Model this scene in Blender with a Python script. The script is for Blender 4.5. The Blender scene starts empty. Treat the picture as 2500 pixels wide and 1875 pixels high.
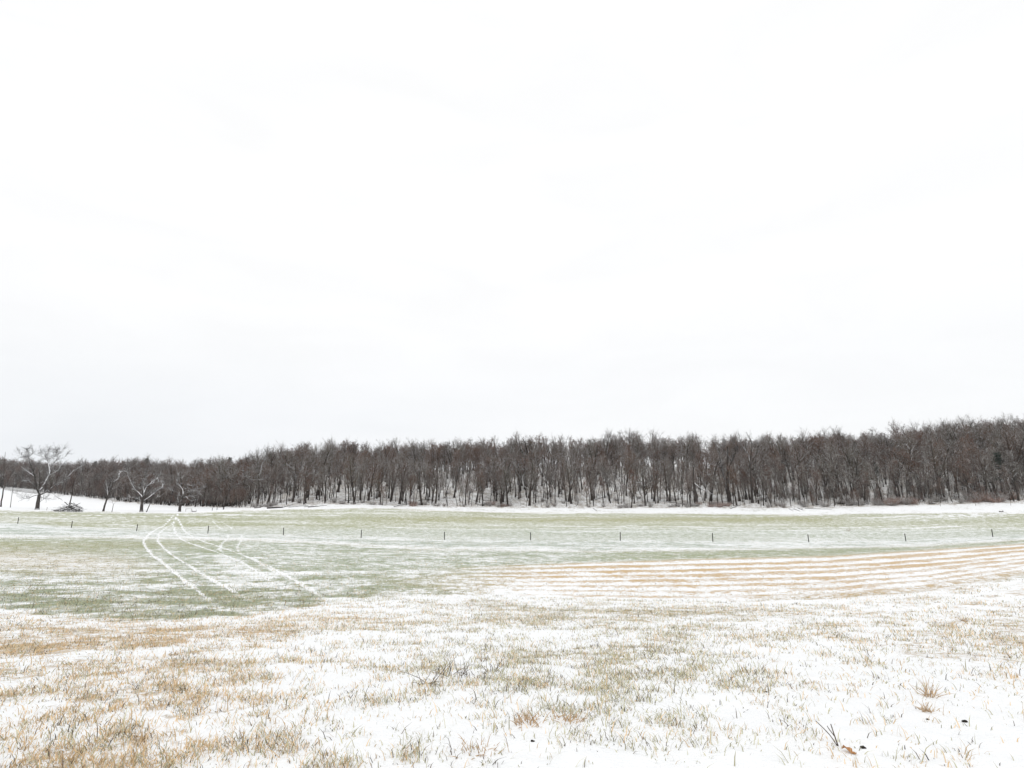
import bpy, math, random
import numpy as np

# ------------------------------------------------------------------ camera, sky, sun, exposure
sc = bpy.context.scene
CAMZ = 1.65
F = 1388.0                    # focal length in photograph pixels (2500 wide): a 20 mm lens
TAU = math.atan((1250 - 937.5) / F)   # camera tilted up
cam_d = bpy.data.cameras.new("camera")
cam = bpy.data.objects.new("camera", cam_d)
sc.collection.objects.link(cam)
cam_d.sensor_width = 36.0
cam_d.lens = 36.0 * F / 2500.0
cam_d.clip_start = 0.1
cam_d.clip_end = 6000
cam.location = (0, 0, CAMZ)
cam.rotation_euler = (math.pi / 2 + TAU, 0, 0)
sc.camera = cam

world = bpy.data.worlds.new("World")
sc.world = world
world.use_nodes = True
SUN_EL, SUN_AZ = math.radians(48), math.radians(205)     # high, behind the camera, above thick cloud


def build_world():
    nt = world.node_tree
    N, L = nt.nodes, nt.links
    N.clear()
    out = N.new("ShaderNodeOutputWorld")
    sky = N.new("ShaderNodeTexSky")
    sky.sky_type = 'NISHITA'
    sky.sun_disc = False
    sky.sun_elevation = SUN_EL
    sky.sun_rotation = SUN_AZ
    b1 = N.new("ShaderNodeBackground")
    b1.inputs['Strength'].default_value = 0.09
    L.new(sky.outputs[0], b1.inputs['Color'])
    # cloud deck
    tc = N.new("ShaderNodeTexCoord")
    mp = N.new("ShaderNodeMapping")
    mp.inputs['Scale'].default_value = (1.0, 1.0, 3.6)
    L.new(tc.outputs['Generated'], mp.inputs['Vector'])
    nz = N.new("ShaderNodeTexNoise")
    nz.inputs['Scale'].default_value = 2.1
    nz.inputs['Detail'].default_value = 4
    nz.inputs['Roughness'].default_value = 0.5
    nz.inputs['Distortion'].default_value = 0.5
    L.new(mp.outputs[0], nz.inputs['Vector'])
    sep = N.new("ShaderNodeSeparateXYZ")
    L.new(tc.outputs['Generated'], sep.inputs[0])
    el = N.new("ShaderNodeMapRange")
    el.interpolation_type = 'SMOOTHSTEP'
    el.inputs['From Min'].default_value = 0.0
    el.inputs['From Max'].default_value = 0.36
    L.new(sep.outputs['Z'], el.inputs['Value'])
    ramp = N.new("ShaderNodeValToRGB")
    ramp.color_ramp.elements[0].position = 0.30
    ramp.color_ramp.elements[0].color = (0.80, 0.83, 0.865, 1)
    ramp.color_ramp.elements[1].position = 0.66
    ramp.color_ramp.elements[1].color = (0.89, 0.91, 0.94, 1)
    L.new(nz.outputs['Fac'], ramp.inputs['Fac'])
    mix = N.new("ShaderNodeMixRGB")
    nz2 = N.new("ShaderNodeTexNoise")
    nz2.inputs['Scale'].default_value = 3.4; nz2.inputs['Detail'].default_value = 5; nz2.inputs['Distortion'].default_value = 0.8
    L.new(mp.outputs[0], nz2.inputs['Vector'])
    r2 = N.new("ShaderNodeValToRGB")
    r2.color_ramp.elements[0].position = 0.34; r2.color_ramp.elements[0].color = (0.955, 0.958, 0.96, 1)
    r2.color_ramp.elements[1].position = 0.60; r2.color_ramp.elements[1].color = (0.985, 0.988, 0.99, 1)
    L.new(nz2.outputs['Fac'], r2.inputs['Fac'])
    L.new(r2.outputs['Color'], mix.inputs['Color2'])
    az = N.new("ShaderNodeMapRange")
    az.interpolation_type = 'SMOOTHSTEP'
    az.inputs['From Min'].default_value = -0.95; az.inputs['From Max'].default_value = 0.35
    az.inputs['To Min'].default_value = 0.0; az.inputs['To Max'].default_value = 0.78
    L.new(sep.outputs['X'], az.inputs['Value'])
    mx = N.new("ShaderNodeMath"); mx.operation = 'MAXIMUM'
    L.new(el.outputs[0], mx.inputs[0]); L.new(az.outputs[0], mx.inputs[1])
    L.new(mx.outputs[0], mix.inputs['Fac'])
    L.new(ramp.outputs['Color'], mix.inputs['Color1'])
    b2 = N.new("ShaderNodeBackground")
    b2.inputs['Strength'].default_value = 1.0
    L.new(mix.outputs[0], b2.inputs['Color'])
    ms = N.new("ShaderNodeMixShader")
    ms.inputs[0].default_value = 0.97
    L.new(b1.outputs[0], ms.inputs[1])
    L.new(b2.outputs[0], ms.inputs[2])
    L.new(ms.outputs[0], out.inputs['Surface'])


build_world()
sun_d = bpy.data.lights.new("sun", 'SUN')
sun_d.energy = 0.9
sun_d.angle = math.radians(25)
sun_d.color = (1.0, 0.98, 0.95)
sun = bpy.data.objects.new("sun", sun_d)
sc.collection.objects.link(sun)
sun.rotation_euler = (math.pi / 2 - SUN_EL, 0, math.pi - SUN_AZ)
sc.view_settings.view_transform = 'Standard'
sc.view_settings.look = 'None'
sc.view_settings.exposure = 0.09
sc.view_settings.gamma = 1.0
sc.view_settings.use_curve_mapping = False

# ------------------------------------------------------------------ helpers
rng = np.random.default_rng(7)
random.seed(7)
col = sc.collection
CT, ST = math.cos(TAU), math.sin(TAU)
D2S = 2500.0 / 2212.0          # the pixel measures below were taken on a 2212-wide view


def ray(xs, ys):
    px = (np.asarray(xs, float) - 1250) / F
    py = (np.asarray(ys, float) - 937.5) / F
    return px, CT + py * ST, ST - py * CT


def project(x, y, z):
    dz = z - CAMZ
    dep = np.maximum(y * CT + dz * ST, 1e-3)
    up = -y * ST + dz * CT
    return 1250 + F * x / dep, 937.5 - F * up / dep


def sstep(a, b, v):
    t = np.clip((np.asarray(v, float) - a) / (b - a), 0, 1)
    return t * t * (3 - 2 * t)


def hash2(ix, iy, seed):
    h = (ix.astype(np.int64) * 374761393 + iy.astype(np.int64) * 668265263 + seed * 1442695041) & 0xFFFFFFFF
    h = ((h ^ (h >> 13)) * 1274126177) & 0xFFFFFFFF
    h = h ^ (h >> 16)
    return (h & 0xFFFFFF) / float(0xFFFFFF)


def vnoise(x, y, seed=0):
    ix, iy = np.floor(x), np.floor(y)
    fx, fy = x - ix, y - iy
    fx, fy = fx * fx * (3 - 2 * fx), fy * fy * (3 - 2 * fy)
    a = hash2(ix, iy, seed); b = hash2(ix + 1, iy, seed)
    c = hash2(ix, iy + 1, seed); d = hash2(ix + 1, iy + 1, seed)
    return (a * (1 - fx) + b * fx) * (1 - fy) + (c * (1 - fx) + d * fx) * fy


def fbm(x, y, seed=0, octv=4):
    s, a, t = 0, 1.0, 0
    for i in range(octv):
        s = s + a * vnoise(x, y, seed + i * 17)
        t += a
        a *= 0.5
        x = x * 2.03 + 5.3; y = y * 2.03 + 1.7
    return s / t


def tag(o, label=None, cat=None, group=None, kind=None):
    if label: o["label"] = label
    if cat: o["category"] = cat
    if group: o["group"] = group
    if kind: o["kind"] = kind
    return o


def mesh_np(name, V, faces, mats=()):
    """faces: (n,3) or (n,4) int array"""
    me = bpy.data.meshes.new(name)
    n, k = faces.shape
    me.vertices.add(len(V)); me.vertices.foreach_set("co", np.asarray(V, np.float32).ravel())
    me.loops.add(n * k); me.loops.foreach_set("vertex_index", faces.astype(np.int32).ravel())
    me.polygons.add(n)
    me.polygons.foreach_set("loop_start", np.arange(0, n * k, k, dtype=np.int32))
    for m in mats: me.materials.append(m)
    me.update(calc_edges=True)
    return me


def link(name, me, parent=None):
    o = bpy.data.objects.new(name, me)
    col.objects.link(o)
    if parent: o.parent = parent
    return o


# ------------------------------------------------------------------ terrain: a shallow valley in front of a wooded hill
def curve(pts):
    xs = np.array([p[0] for p in pts], float); ys = np.array([p[1] for p in pts], float)
    g = np.linspace(-900, 3400, 860)
    v = np.interp(g, xs, ys)
    k = np.hanning(31); k /= k.sum()
    vp = np.pad(v, 15, mode='edge')
    v = np.convolve(vp, k, 'valid')
    return lambda q: np.interp(q, g, v)


LY = [curve([(0, 1875)]), curve([(0, 1590)]), curve([(0, 1498), (1250, 1503), (2500, 1490)]),
      curve([(0, 1422), (600, 1434), (1250, 1440), (1900, 1436), (2500, 1405)]),
      curve([(43, 1278), (174, 1288), (334, 1296), (508, 1302), (692, 1306), (883, 1313), (1085, 1318), (1515, 1320), (1975, 1323), (2213, 1320), (2425, 1310), (2500, 1306)]),
      curve([(0, 1244), (250, 1250), (430, 1252), (550, 1247), (900, 1240), (1240, 1251), (1500, 1251), (1860, 1256), (2200, 1254), (2500, 1252)]),
      curve([(-300, 1165), (0, 1192), (200, 1214), (300, 1227), (430, 1236), (550, 1240), (620, 1239), (800, 1229), (1000, 1236), (1300, 1238), (1500, 1241), (1700, 1238), (1860, 1239), (2100, 1236), (2300, 1229), (2500, 1224)])]
LD = [curve([(0, 4.2)]), curve([(0, 9.2)]), curve([(0, 16)]), curve([(0, 27)]),
      curve([(0, 122), (400, 108), (800, 99), (1250, 93), (1700, 91), (2100, 97), (2500, 107)]),
      curve([(0, 170), (430, 172), (600, 178), (900, 182), (1250, 190), (1800, 182), (2200, 165), (2500, 152)]),
      curve([(-300, 420), (0, 380), (200, 330), (300, 300), (430, 265), (550, 215), (620, 195), (800, 195), (1250, 204), (1800, 197), (2200, 178), (2500, 166)])]
TOPY = curve([(-300, 1130), (0, 1123), (170, 1131), (280, 1122), (360, 1121), (452, 1130), (540, 1120), (630, 1112), (735, 1091), (790, 1083), (960, 1086), (1130, 1080), (1245, 1075), (1470, 1069), (1690, 1070), (1810, 1076), (1920, 1069), (2090, 1058), (2260, 1049), (2370, 1043), (2500, 1031), (2800, 1015)])
HILLD = curve([(0, 105), (600, 110), (1250, 100), (1900, 90), (2500, 85)])
CREST_TREE = 15.0
UMAX = 1.25
UG = np.linspace(-UMAX, UMAX, 241)


def build_profiles():
    Yk, Zk = [np.full_like(UG, -50.0), np.zeros_like(UG)], [np.zeros_like(UG), np.zeros_like(UG)]
    def solve(fy, fd):
        xs = 1250 + F * UG
        for _ in range(4):
            ys = fy(xs)
            _, ry, rz = ray(xs, ys)
            xs = 1250 + F * UG * ry
        Y = fd(xs)
        return xs, Y, CAMZ + Y * rz / ry
    mid = (curve([(0, 1345), (700, 1358), (1250, 1364), (1900, 1364), (2500, 1348)]), curve([(0, 55), (1250, 50), (2500, 51)]))
    for fy, fd in list(zip(LY, LD))[:4] + [mid] + list(zip(LY, LD))[4:]:
        xs, Y, Z = solve(fy, fd)
        Yk.append(Y); Zk.append(Z)
    xs, Y, Z = solve(TOPY, lambda q: LD[6](q) + HILLD(q))
    Yk.append(Y); Zk.append(Z - CREST_TREE)
    Yk.append(Y + 160); Zk.append(Z - CREST_TREE - 9)
    Yk.append(Y + 1500); Zk.append(Z * 0 + 5)
    return np.array(Yk), np.array(Zk)


YK, ZK = build_profiles()
NK = len(YK)


def prof(u, Y):
    fi = (np.clip(u, -UMAX, UMAX) + UMAX) / (2 * UMAX) * (len(UG) - 1)
    i0 = np.clip(np.floor(fi).astype(int), 0, len(UG) - 2)
    t = fi - i0
    Yc = YK[:, i0] * (1 - t) + YK[:, i0 + 1] * t
    Zc = ZK[:, i0] * (1 - t) + ZK[:, i0 + 1] * t
    h = np.diff(Yc, axis=0)
    s = np.diff(Zc, axis=0) / h
    m = np.zeros_like(Yc)
    same = s[:-1] * s[1:] > 0
    with np.errstate(divide='ignore', invalid='ignore'):
        w1 = 2 * h[1:] + h[:-1]; w2 = h[1:] + 2 * h[:-1]
        hm = (w1 + w2) / (w1 / s[:-1] + w2 / s[1:])
    m[1:-1] = np.where(same, hm, 0)
    out = Zc[-1].copy()
    for k in range(NK - 1):
        sel = (Y >= Yc[k]) & (Y < Yc[k + 1])
        if not sel.any(): continue
        hh = h[k][sel]; tt = (Y[sel] - Yc[k][sel]) / hh
        z0, z1, m0, m1 = Zc[k][sel], Zc[k + 1][sel], m[k][sel], m[k + 1][sel]
        out[sel] = ((2 * tt**3 - 3 * tt**2 + 1) * z0 + (tt**3 - 2 * tt**2 + tt) * hh * m0
                    + (-2 * tt**3 + 3 * tt**2) * z1 + (tt**3 - tt**2) * hh * m1)
    return out


AMAX = math.atan(UMAX)


def terrain(x, y, rough=True):
    x = np.atleast_1d(np.asarray(x, float)); y = np.atleast_1d(np.asarray(y, float))
    shp = x.shape
    x = x.ravel(); y = y.ravel()
    r = np.hypot(x, y) + 1e-9
    ang = np.arctan2(x, y)
    ac = np.clip(ang, -AMAX, AMAX)
    z = prof(np.tan(ac), r * np.cos(ac))
    o = np.abs(ang) > AMAX
    if o.any():
        ca = math.cos(AMAX)
        zl = prof(np.full(o.sum(), -UMAX), r[o] * ca); zr = prof(np.full(o.sum(), UMAX), r[o] * ca)
        a = np.where(ang[o] < 0, ang[o] + 2 * np.pi, ang[o])
        w = 1 - sstep(AMAX, 2 * np.pi - AMAX, a)
        z[o] = zl * (1 - w) + zr * w
    if rough:
        near = 1 - sstep(25, 70, r)
        z = z + near * (0.05 * (fbm(x * 1.1, y * 1.1, 3) - 0.5) + 0.035 * (fbm(x * 4.5, y * 4.5, 9, 3) - 0.5))
        z = z + 0.30 * (fbm(x * 0.06, y * 0.06, 21, 3) - 0.5) * sstep(15, 60, r)
        z = z + 0.9 * (fbm(x * 0.05, y * 0.05, 31, 3) - 0.5) * sstep(205, 240, r)
    return z.reshape(shp)


def on_ground(xs, ys):
    """the place on the terrain that the photograph shows at that pixel"""
    rx, ry, rz = ray(xs, ys)
    lo, hi = 2.5, 650.0
    for n in (260, 24, 24):
        Y = np.geomspace(lo, hi, n)
        d = CAMZ + Y * rz / ry - terrain(Y * rx / ry, Y)
        i = np.where(d < 0)[0]
        if not len(i):
            Y = np.array([hi]); i = [0]
            break
        lo, hi = Y[max(i[0] - 1, 0)], Y[i[0]]
        if hi <= lo: break
    Yh = hi
    return np.array([Yh * rx / ry, Yh, terrain(Yh * rx / ry, Yh)[0]])


# --- what grows or lies where (snow cover 0..1, plant colour), laid out on the ground
def I(pts):
    xs = [p[0] for p in pts]; ys = [p[1] for p in pts]
    return lambda q: np.interp(q, xs, ys)


y_edge = lambda q: LY[5](q * D2S) / D2S
y_wood = lambda q: LY[6](q * D2S) / D2S
y_post = I([(0, 1129), (38, 1131), (154, 1140), (295, 1147), (449, 1152), (612, 1156), (780, 1162), (960, 1166), (1540, 1170), (1747, 1171), (1957, 1169), (2145, 1160), (2212, 1156)])
y_band = I([(0, 1160), (300, 1163), (520, 1166), (700, 1172), (900, 1186), (1300, 1192), (1700, 1186), (2000, 1180), (2212, 1166)])
y_green = I([(0, 1316), (120, 1330), (220, 1338), (400, 1341), (520, 1332), (610, 1318), (680, 1306), (800, 1300), (1000, 1290), (1150, 1274), (1300, 1258), (3000, 1255)])
y_tan0 = I([(800, 1232), (1130, 1222), (1500, 1210), (1800, 1203), (2212, 1176)])
y_tan1 = I([(800, 1262), (1130, 1292), (1500, 1300), (1800, 1292), (2000, 1275), (2212, 1238)])

ZS = lambda X, Y: (300 + X / 3.687, 1240 + Y / 3.687)
TRACKS = [[(460, 60), (410, 120), (370, 160), (290, 195), (225, 245), (185, 290), (195, 340), (260, 420), (370, 500), (480, 590), (570, 670), (640, 715), (720, 780), (850, 890), (940, 940)],
          [(500, 45), (450, 145), (380, 180), (325, 230), (305, 290), (360, 350), (450, 430), (570, 500), (680, 570), (760, 620), (880, 690), (960, 730), (1080, 800), (1180, 860)],
          [(500, 50), (465, 110), (457, 180), (480, 240), (540, 290), (640, 330), (800, 380), (960, 440), (1100, 500), (1250, 600), (1310, 645), (1400, 720), (1520, 830)],
          [(485, 85), (520, 140), (545, 200), (620, 255), (720, 300), (860, 345), (1030, 405), (1180, 460), (1350, 540), (1530, 640), (1640, 705), (1780, 790), (1900, 860)],
          [(870, 420), (960, 480), (1060, 540), (1160, 590), (1300, 680), (1420, 780)],
          [(800, 110), (870, 180), (900, 190)], [(880, 120), (960, 170), (1000, 200)],
          [(940, 230), (950, 270), (880, 330), (870, 380), (960, 450)], [(1070, 240), (1070, 290), (1030, 340), (1030, 390), (1200, 480), (1400, 590), (1600, 700)],
          [(8111, 640), (7740, 740), (7370, 870), (7110, 1030), (6950, 1230)], [(8111, 780), (7850, 850), (7690, 960), (7630, 1110), (7600, 1300)]]
TRACKS_W = [0.12, 0.12, 0.13, 0.13, 1.0, 0.14, 0.14, 0.15, 0.15, 0.30, 0.30]
TRACK_S = [0.85, 0.78, 0.72, 0.72, 0.30, 0.35, 0.35, 0.45, 0.45, 0.9, 0.9]
track_world = []
for tr in TRACKS:
    P = []
    for k in range(len(tr) - 1):
        n = 10
        for j in range(n):
            t = j / n
            a, b = tr[k], tr[k + 1]
            P.append(on_ground(*ZS(a[0] + (b[0] - a[0]) * t, a[1] + (b[1] - a[1]) * t))[:2])
    P = np.array(P)
    ker = np.ones(7) / 7
    Q = np.stack([np.convolve(np.pad(P[:, i], 3, mode='edge'), ker, 'valid') for i in range(2)], 1)
    track_world.append(Q)


def track_mask(x, y):
    m = np.zeros_like(x)
    for Q, w, s in zip(track_world, TRACKS_W, TRACK_S):
        lo, hi = Q.min(0) - 1.5, Q.max(0) + 1.5
        sel = np.where((x > lo[0]) & (x < hi[0]) & (y > lo[1]) & (y < hi[1]))[0]
        for c in range(0, len(sel), 20000):
            ss = sel[c:c + 20000]
            best = np.full(len(ss), 1e9); tap = np.ones(len(ss))
            for k in range(len(Q) - 1):
                a, b = Q[k], Q[k + 1]
                ab = b - a
                t = np.clip(((x[ss] - a[0]) * ab[0] + (y[ss] - a[1]) * ab[1]) / (ab @ ab + 1e-9), 0, 1)
                dd = (x[ss] - a[0] - t * ab[0])**2 + (y[ss] - a[1] - t * ab[1])**2
                cl = dd < best
                tap = np.where(cl, 1 - 0.9 * sstep(0.78, 1.0, (k + t) / (len(Q) - 1)), tap)
                best = np.where(cl, dd, best)
            d = np.sqrt(best) + 0.22 * (fbm(x[ss] * 2.2, y[ss] * 2.2, 161, 3) - 0.5)
            m[ss] = np.maximum(m[ss], s * tap * (1 - sstep(w * 0.45, w * 1.15, d)))
    return m


C_GREEN = np.array([0.29, 0.355, 0.20])
C_OLIVE = np.array([0.35, 0.365, 0.18])
C_SAGE = np.array([0.31, 0.41, 0.335])
C_DARK = np.array([0.16, 0.185, 0.125])
C_TAN = np.array([0.60, 0.40, 0.20])
C_LITTER = np.array([0.23, 0.19, 0.16])


def tuft_density(x, y, X, Y):
    """how thickly grass stands through the snow near the camera (0..1)"""
    tuft = fbm(x * 1.7, y * 1.7, 81, 3); patch = fbm(x * 0.35, y * 0.35, 91, 3)
    clump = fbm(x * 7, y * 7, 101, 2)
    left = 1 - sstep(300, 950, X + 500 * (patch - .5))
    q = 0.38 * tuft + 0.32 * patch + 0.30 * clump
    midz = (1 - sstep(1430, 1530, Y)) * (1 - sstep(1750, 2050, X))
    d = sstep(0.475, 0.645, q + 0.055 * left + 0.03 * midz)
    d = d * (1 - 0.9 * np.exp(-((Y - y_green(X) - 9) / 6)**2) * (1 - sstep(640, 800, X)))
    d = d * (1 - 0.88 * sstep(1300, 1950, X) * sstep(1340, 1520, Y))
    d = d * (1 - 0.85 * np.exp(-(((X - 900) / 240)**2 + ((Y - 1560) / 50)**2)))
    d = d * (1 - 0.6 * np.exp(-(((X - 1850) / 330)**2 + ((Y - 1620) / 50)**2)))
    d = d * (1 - 0.65 * np.exp(-(((X - 1430) / 260)**2 + ((Y - 1580) / 55)**2)))
    return np.clip(d, 0, 1)


def cover(x, y, z, relief=None):
    relief = np.zeros_like(x) if relief is None else relief
    """snow cover (0..1) and plant colour for points of the ground"""
    xs, ys = project(x, y, z)
    X, Y = xs / D2S, ys / D2S
    front = y > 2
    n1 = fbm(x * 0.10, y * 0.10, 41); n2 = fbm(x * 0.5, y * 0.5, 51); n3 = fbm(x * 0.03 + n1 * 2.2, y * 0.12 + n1 * 2.0 + x * 0.012, 61)
    n4 = fbm(x * 1.7, y * 1.7, 131, 3)
    wob = (n2 - 0.5) * 8 + (n1 - 0.5) * 10
    snow = np.ones_like(x); veg = np.tile(C_TAN, (len(x), 1))

    def put(w, s, c):
        nonlocal snow, veg
        w = np.clip(w, 0, 1)
        snow = snow * (1 - w) + s * w
        if c is not None:
            veg = veg * (1 - w)[:, None] + c * w[:, None]

    far = y > 100
    # woodland floor
    put((y > LD[6](xs) - 2) * 1.0, 0.55 + 0.5 * (n2 - 0.5) + 0.3 * (n4 - .5), C_LITTER)
    put(((y > LD[5](xs)) & (y <= LD[6](xs) - 2) & (X > 500)) * 1.0, 0.80 + 0.5 * (n2 - 0.5) + 0.4 * (n1 - .5), C_LITTER * 0.5 + C_GREEN * 0.5)
    # upper green field, from the fence to the far edge
    e0 = y_edge(X); p0 = y_post(X); b0 = y_band(X); g0 = y_green(X)
    infield = sstep(-2, 2.0, Y - e0 + (n1 - 0.5) * 5) * (y < LD[6](xs))
    streak = sstep(0.60, 0.78, fbm(x * 0.03 + 3 + n1 * 0.8, y * 0.5 + n1 * 2.0, 71, 3))
    up = infield * (1 - sstep(-1, 3, Y - p0 + wob * 0.3))
    put(up, 0.40 + 0.30 * (n3 - 0.4) + 0.32 * streak, C_OLIVE * 0.5 + C_GREEN * 0.5)
    yellow = np.exp(-((Y - 1122 - 6 * (n1 - .5)) / 7)**2) * sstep(700, 1000, X) * (1 - sstep(1700, 1900, X))
    put(up * yellow * 0.8, 0.27, C_OLIVE)
    put(up * sstep(1137, 1150, Y) * 0.6, 0.50, C_SAGE)
    # snowier strip along the fence
    st = sstep(-5, 3, Y - p0 + wob * 0.6) * (1 - sstep(-6, 5, Y - b0 + wob * 0.5))
    put(st, 0.53 + 0.28 * (n3 - 0.5) + 0.2 * (n4 - .5) + 0.45 * (n2 - .5) + 0.2 * (n1 - .5) + 0.15 * streak, C_SAGE)
    line = np.exp(-((Y - p0 - 9 - 5 * sstep(700, 1000, X)) / 2.0)**2) * 0.35 * (0.3 + n2) + np.exp(-((Y - b0 + 3) / 2.5)**2) * 0.45 * (0.4 + n1)
    put(line * front * (Y > p0) * (0.25 + 0.75 * (1 - sstep(450, 800, X))) * np.clip(n2 * 2.2 - 0.3, 0, 1), 0.85, None)
    # lower green field
    lo = sstep(-4, 4, Y - b0 + wob * 0.5) * (1 - sstep(-22, 18, Y - g0 + wob * 2.6 + (n4 - .5) * 26))
    lx = 1 - sstep(600, 900, X)
    put(lo, 0.45 + 0.32 * (n3 - 0.5) + 0.4 * (n2 - .5) + 0.5 * (n4 - .5) + 0.01 * (1 - lx) + 0.22 * streak, C_GREEN * 0.5 + C_SAGE * 0.5)
    dk = lo * sstep(1228, 1280, Y + wob) * (1 - sstep(620, 820, X))
    put(dk * 0.9, 0.56 + 0.5 * (n1 - 0.5) + 0.7 * (n2 - .5) + 0.8 * (n4 - .5), C_DARK * 0.28 + C_GREEN * 0.42 + C_SAGE * 0.30)
    tl = lo * np.exp(-((Y - 1215 + (X - 100) * -0.05) / 26)**2) * (1 - sstep(180, 420, X))
    put(tl * 0.8, 0.52 + 0.5 * (n3 - .5), C_TAN * 0.6 + C_OLIVE * 0.4)
    olive = lo * np.exp(-((Y - 1176) / 12)**2) * (1 - sstep(300, 600, X))
    put(olive * 0.6, 0.27, C_OLIVE)
    # raked rows of straw on the right
    t0, t1 = y_tan0(X), y_tan1(X)
    v = (Y - t0) / (t1 - t0)
    reg = sstep(-0.08, 0.05, v) * (1 - sstep(0.9, 1.12, v + (n1 - .5) * 0.3)) * sstep(680, 1240, X + (n1 - .5) * 360)
    nw = fbm(x * 0.09, y * 0.4, 111, 3)
    ph = v * 7.4 + 0.1 + (nw - 0.5) * 0.35
    row = 0.5 + 0.5 * np.cos(2 * np.pi * ph)
    rowm = sstep(-0.05, 0.80, row + (n2 - .5) * 0.6 + (nw - .5) * 0.8 + (n4 - .5) * 0.5)
    put(reg * (0.5 + 0.5 * sstep(900, 1250, X)), 0.83 + 0.06 * v - 0.55 * rowm * (1.05 - 0.30 * v) * (0.75 + 0.6 * (n2 - 0.3)), np.array([0.64, 0.435, 0.225]))
    put(lo * sstep(1150, 1400, X) * (1 - sstep(-0.12, 0.0, v)) * 0.75, 0.32 + 0.4 * (n4 - .5), C_GREEN)
    low_right = sstep(1500, 1750, X) * np.exp(-((v - 1.02) / 0.10)**2)
    put(low_right * 0.8, 0.45, C_TAN * 0.7 + C_OLIVE * 0.3)
    # near ground below everything above
    nb = np.maximum(g0, np.where(X > 1000, t1, 0))
    nr = sstep(0, 8, Y - nb + wob * 0.6)
    nsn = 0.95 + 0.25 * (n2 - 0.5) - 0.10 * (1 - sstep(1440, 1540, Y)) * sstep(0.35, 0.6, n1) * (1 - sstep(1700, 2000, X))
    left = (1 - sstep(420, 800, X + (n1 - .5) * 260))
    nsn = nsn - left * (0.20 + 0.5 * (n1 - 0.45)) * sstep(1340, 1365, Y) - 0.10 * sstep(1300, 1330, Y) * (1 - sstep(1400, 1500, Y)) * sstep(900, 1200, X)
    dn = tuft_density(x, y, X, Y)
    nsn = nsn + 0.05 - 0.17 * dn
    put(nr, np.clip(nsn, 0.5, 1.05), np.array([0.60, 0.435, 0.25]))
    # the straw edge beside the green field
    ts = np.exp(-((Y - I([(0, 1328), (200, 1345), (430, 1358), (660, 1366)])(X)) / 7)**2) * (1 - sstep(640, 720, X))
    put(ts * 0.8 * (0.2 + 1.0 * n2), 0.46, C_TAN)
    gb = np.exp(-((Y - I([(950, 1296), (1200, 1318), (1700, 1330)])(X)) / 8)**2) * sstep(930, 1050, X) * (1 - sstep(1650, 1850, X))
    put(gb * 0.75 * (0.3 + 1.2 * n2), 0.5, C_GREEN * 0.6 + C_TAN * 0.4)
    rc = sstep(1850, 2000, X) * sstep(1245, 1275, Y) * (1 - sstep(1400, 1460, Y))
    put(rc * 0.9 * sstep(0.3, 0.55, n2 * .5 + n4 * .5), 0.60, np.array([0.58, 0.44, 0.28]))
    bk = ~front
    snow = np.where(bk, 0.9, snow)
    # white wheel tracks
    tm = track_mask(x, y) * np.clip(-0.15 + 1.1 * n2 + 1.2 * fbm(x * 1.3, y * 1.3, 141, 3), 0, 1) * (1 - 0.3 * sstep(1270, 1320, Y) * (X < 1200))
    snow = snow * (1 - tm) + 1.08 * tm
    relief[:] = 0.07 * reg * rowm * front - 0.05 * tm
    return np.clip(snow, 0, 1.1), np.clip(veg, 0, 1), X, Y


def build_ground():
    th = np.concatenate([np.linspace(-math.radians(47), math.radians(47), 860),
                         np.linspace(math.radians(47), 2 * np.pi - math.radians(47), 70)[1:-1]])
    r = np.concatenate([np.linspace(0.4, 3.2, 14)[:-1], np.geomspace(3.2, 235, 430), np.geomspace(238, 2600, 60)])
    T, R = np.meshgrid(th, r)
    x, y = (R * np.sin(T)).ravel(), (R * np.cos(T)).ravel()
    z = terrain(x, y)
    rel = np.zeros_like(x)
    snow, veg, _, _ = cover(x, y, z, rel)
    z = z + rel
    V = np.stack([x, y, z], 1)
    nc, nr_ = len(th), len(r)
    i = np.arange(nr_ - 1)[:, None] * nc + np.arange(nc)[None, :]
    j = np.arange(nr_ - 1)[:, None] * nc + (np.arange(nc)[None, :] + 1) % nc
    faces = np.stack([i, j, j + nc, i + nc], -1).reshape(-1, 4)[:, ::-1]
    me = mesh_np("ground", V, faces)
    # close the small hole under the camera
    a = me.color_attributes.new("cover", 'FLOAT_COLOR', 'POINT')
    c = np.concatenate([veg, np.clip(snow, 0, 1.1)[:, None]], 1).astype(np.float32)
    a.data.foreach_set("color", c.ravel())
    me.polygons.foreach_set("use_smooth", np.ones(len(faces), bool))
    me.materials.append(mat_ground())
    return tag(link("ground", me), "snow dusted field sloping to a wooded hillside", "ground", kind="structure")


# ------------------------------------------------------------------ materials
def new_mat(name):
    m = bpy.data.materials.new(name)
    m.use_nodes = True
    nt = m.node_tree
    b = nt.nodes["Principled BSDF"]
    b.inputs['Specular IOR Level'].default_value = 0.15
    b.inputs['Roughness'].default_value = 0.9
    return m, nt, b


def math_node(nt, op, a, b=None, clamp=False):
    n = nt.nodes.new("ShaderNodeMath")
    n.operation = op
    n.use_clamp = clamp
    for k, v in enumerate((a, b)):
        if v is None: continue
        if isinstance(v, (int, float)): n.inputs[k].default_value = v
        else: nt.links.new(v, n.inputs[k])
    return n.outputs[0]


def noise_node(nt, vec, scale, detail=3, rough=0.55, dist=0.0):
    n = nt.nodes.new("ShaderNodeTexNoise")
    n.inputs['Scale'].default_value = scale
    n.inputs['Detail'].default_value = detail
    n.inputs['Roughness'].default_value = rough
    n.inputs['Distortion'].default_value = dist
    nt.links.new(vec, n.inputs['Vector'])
    return n.outputs['Fac']


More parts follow.
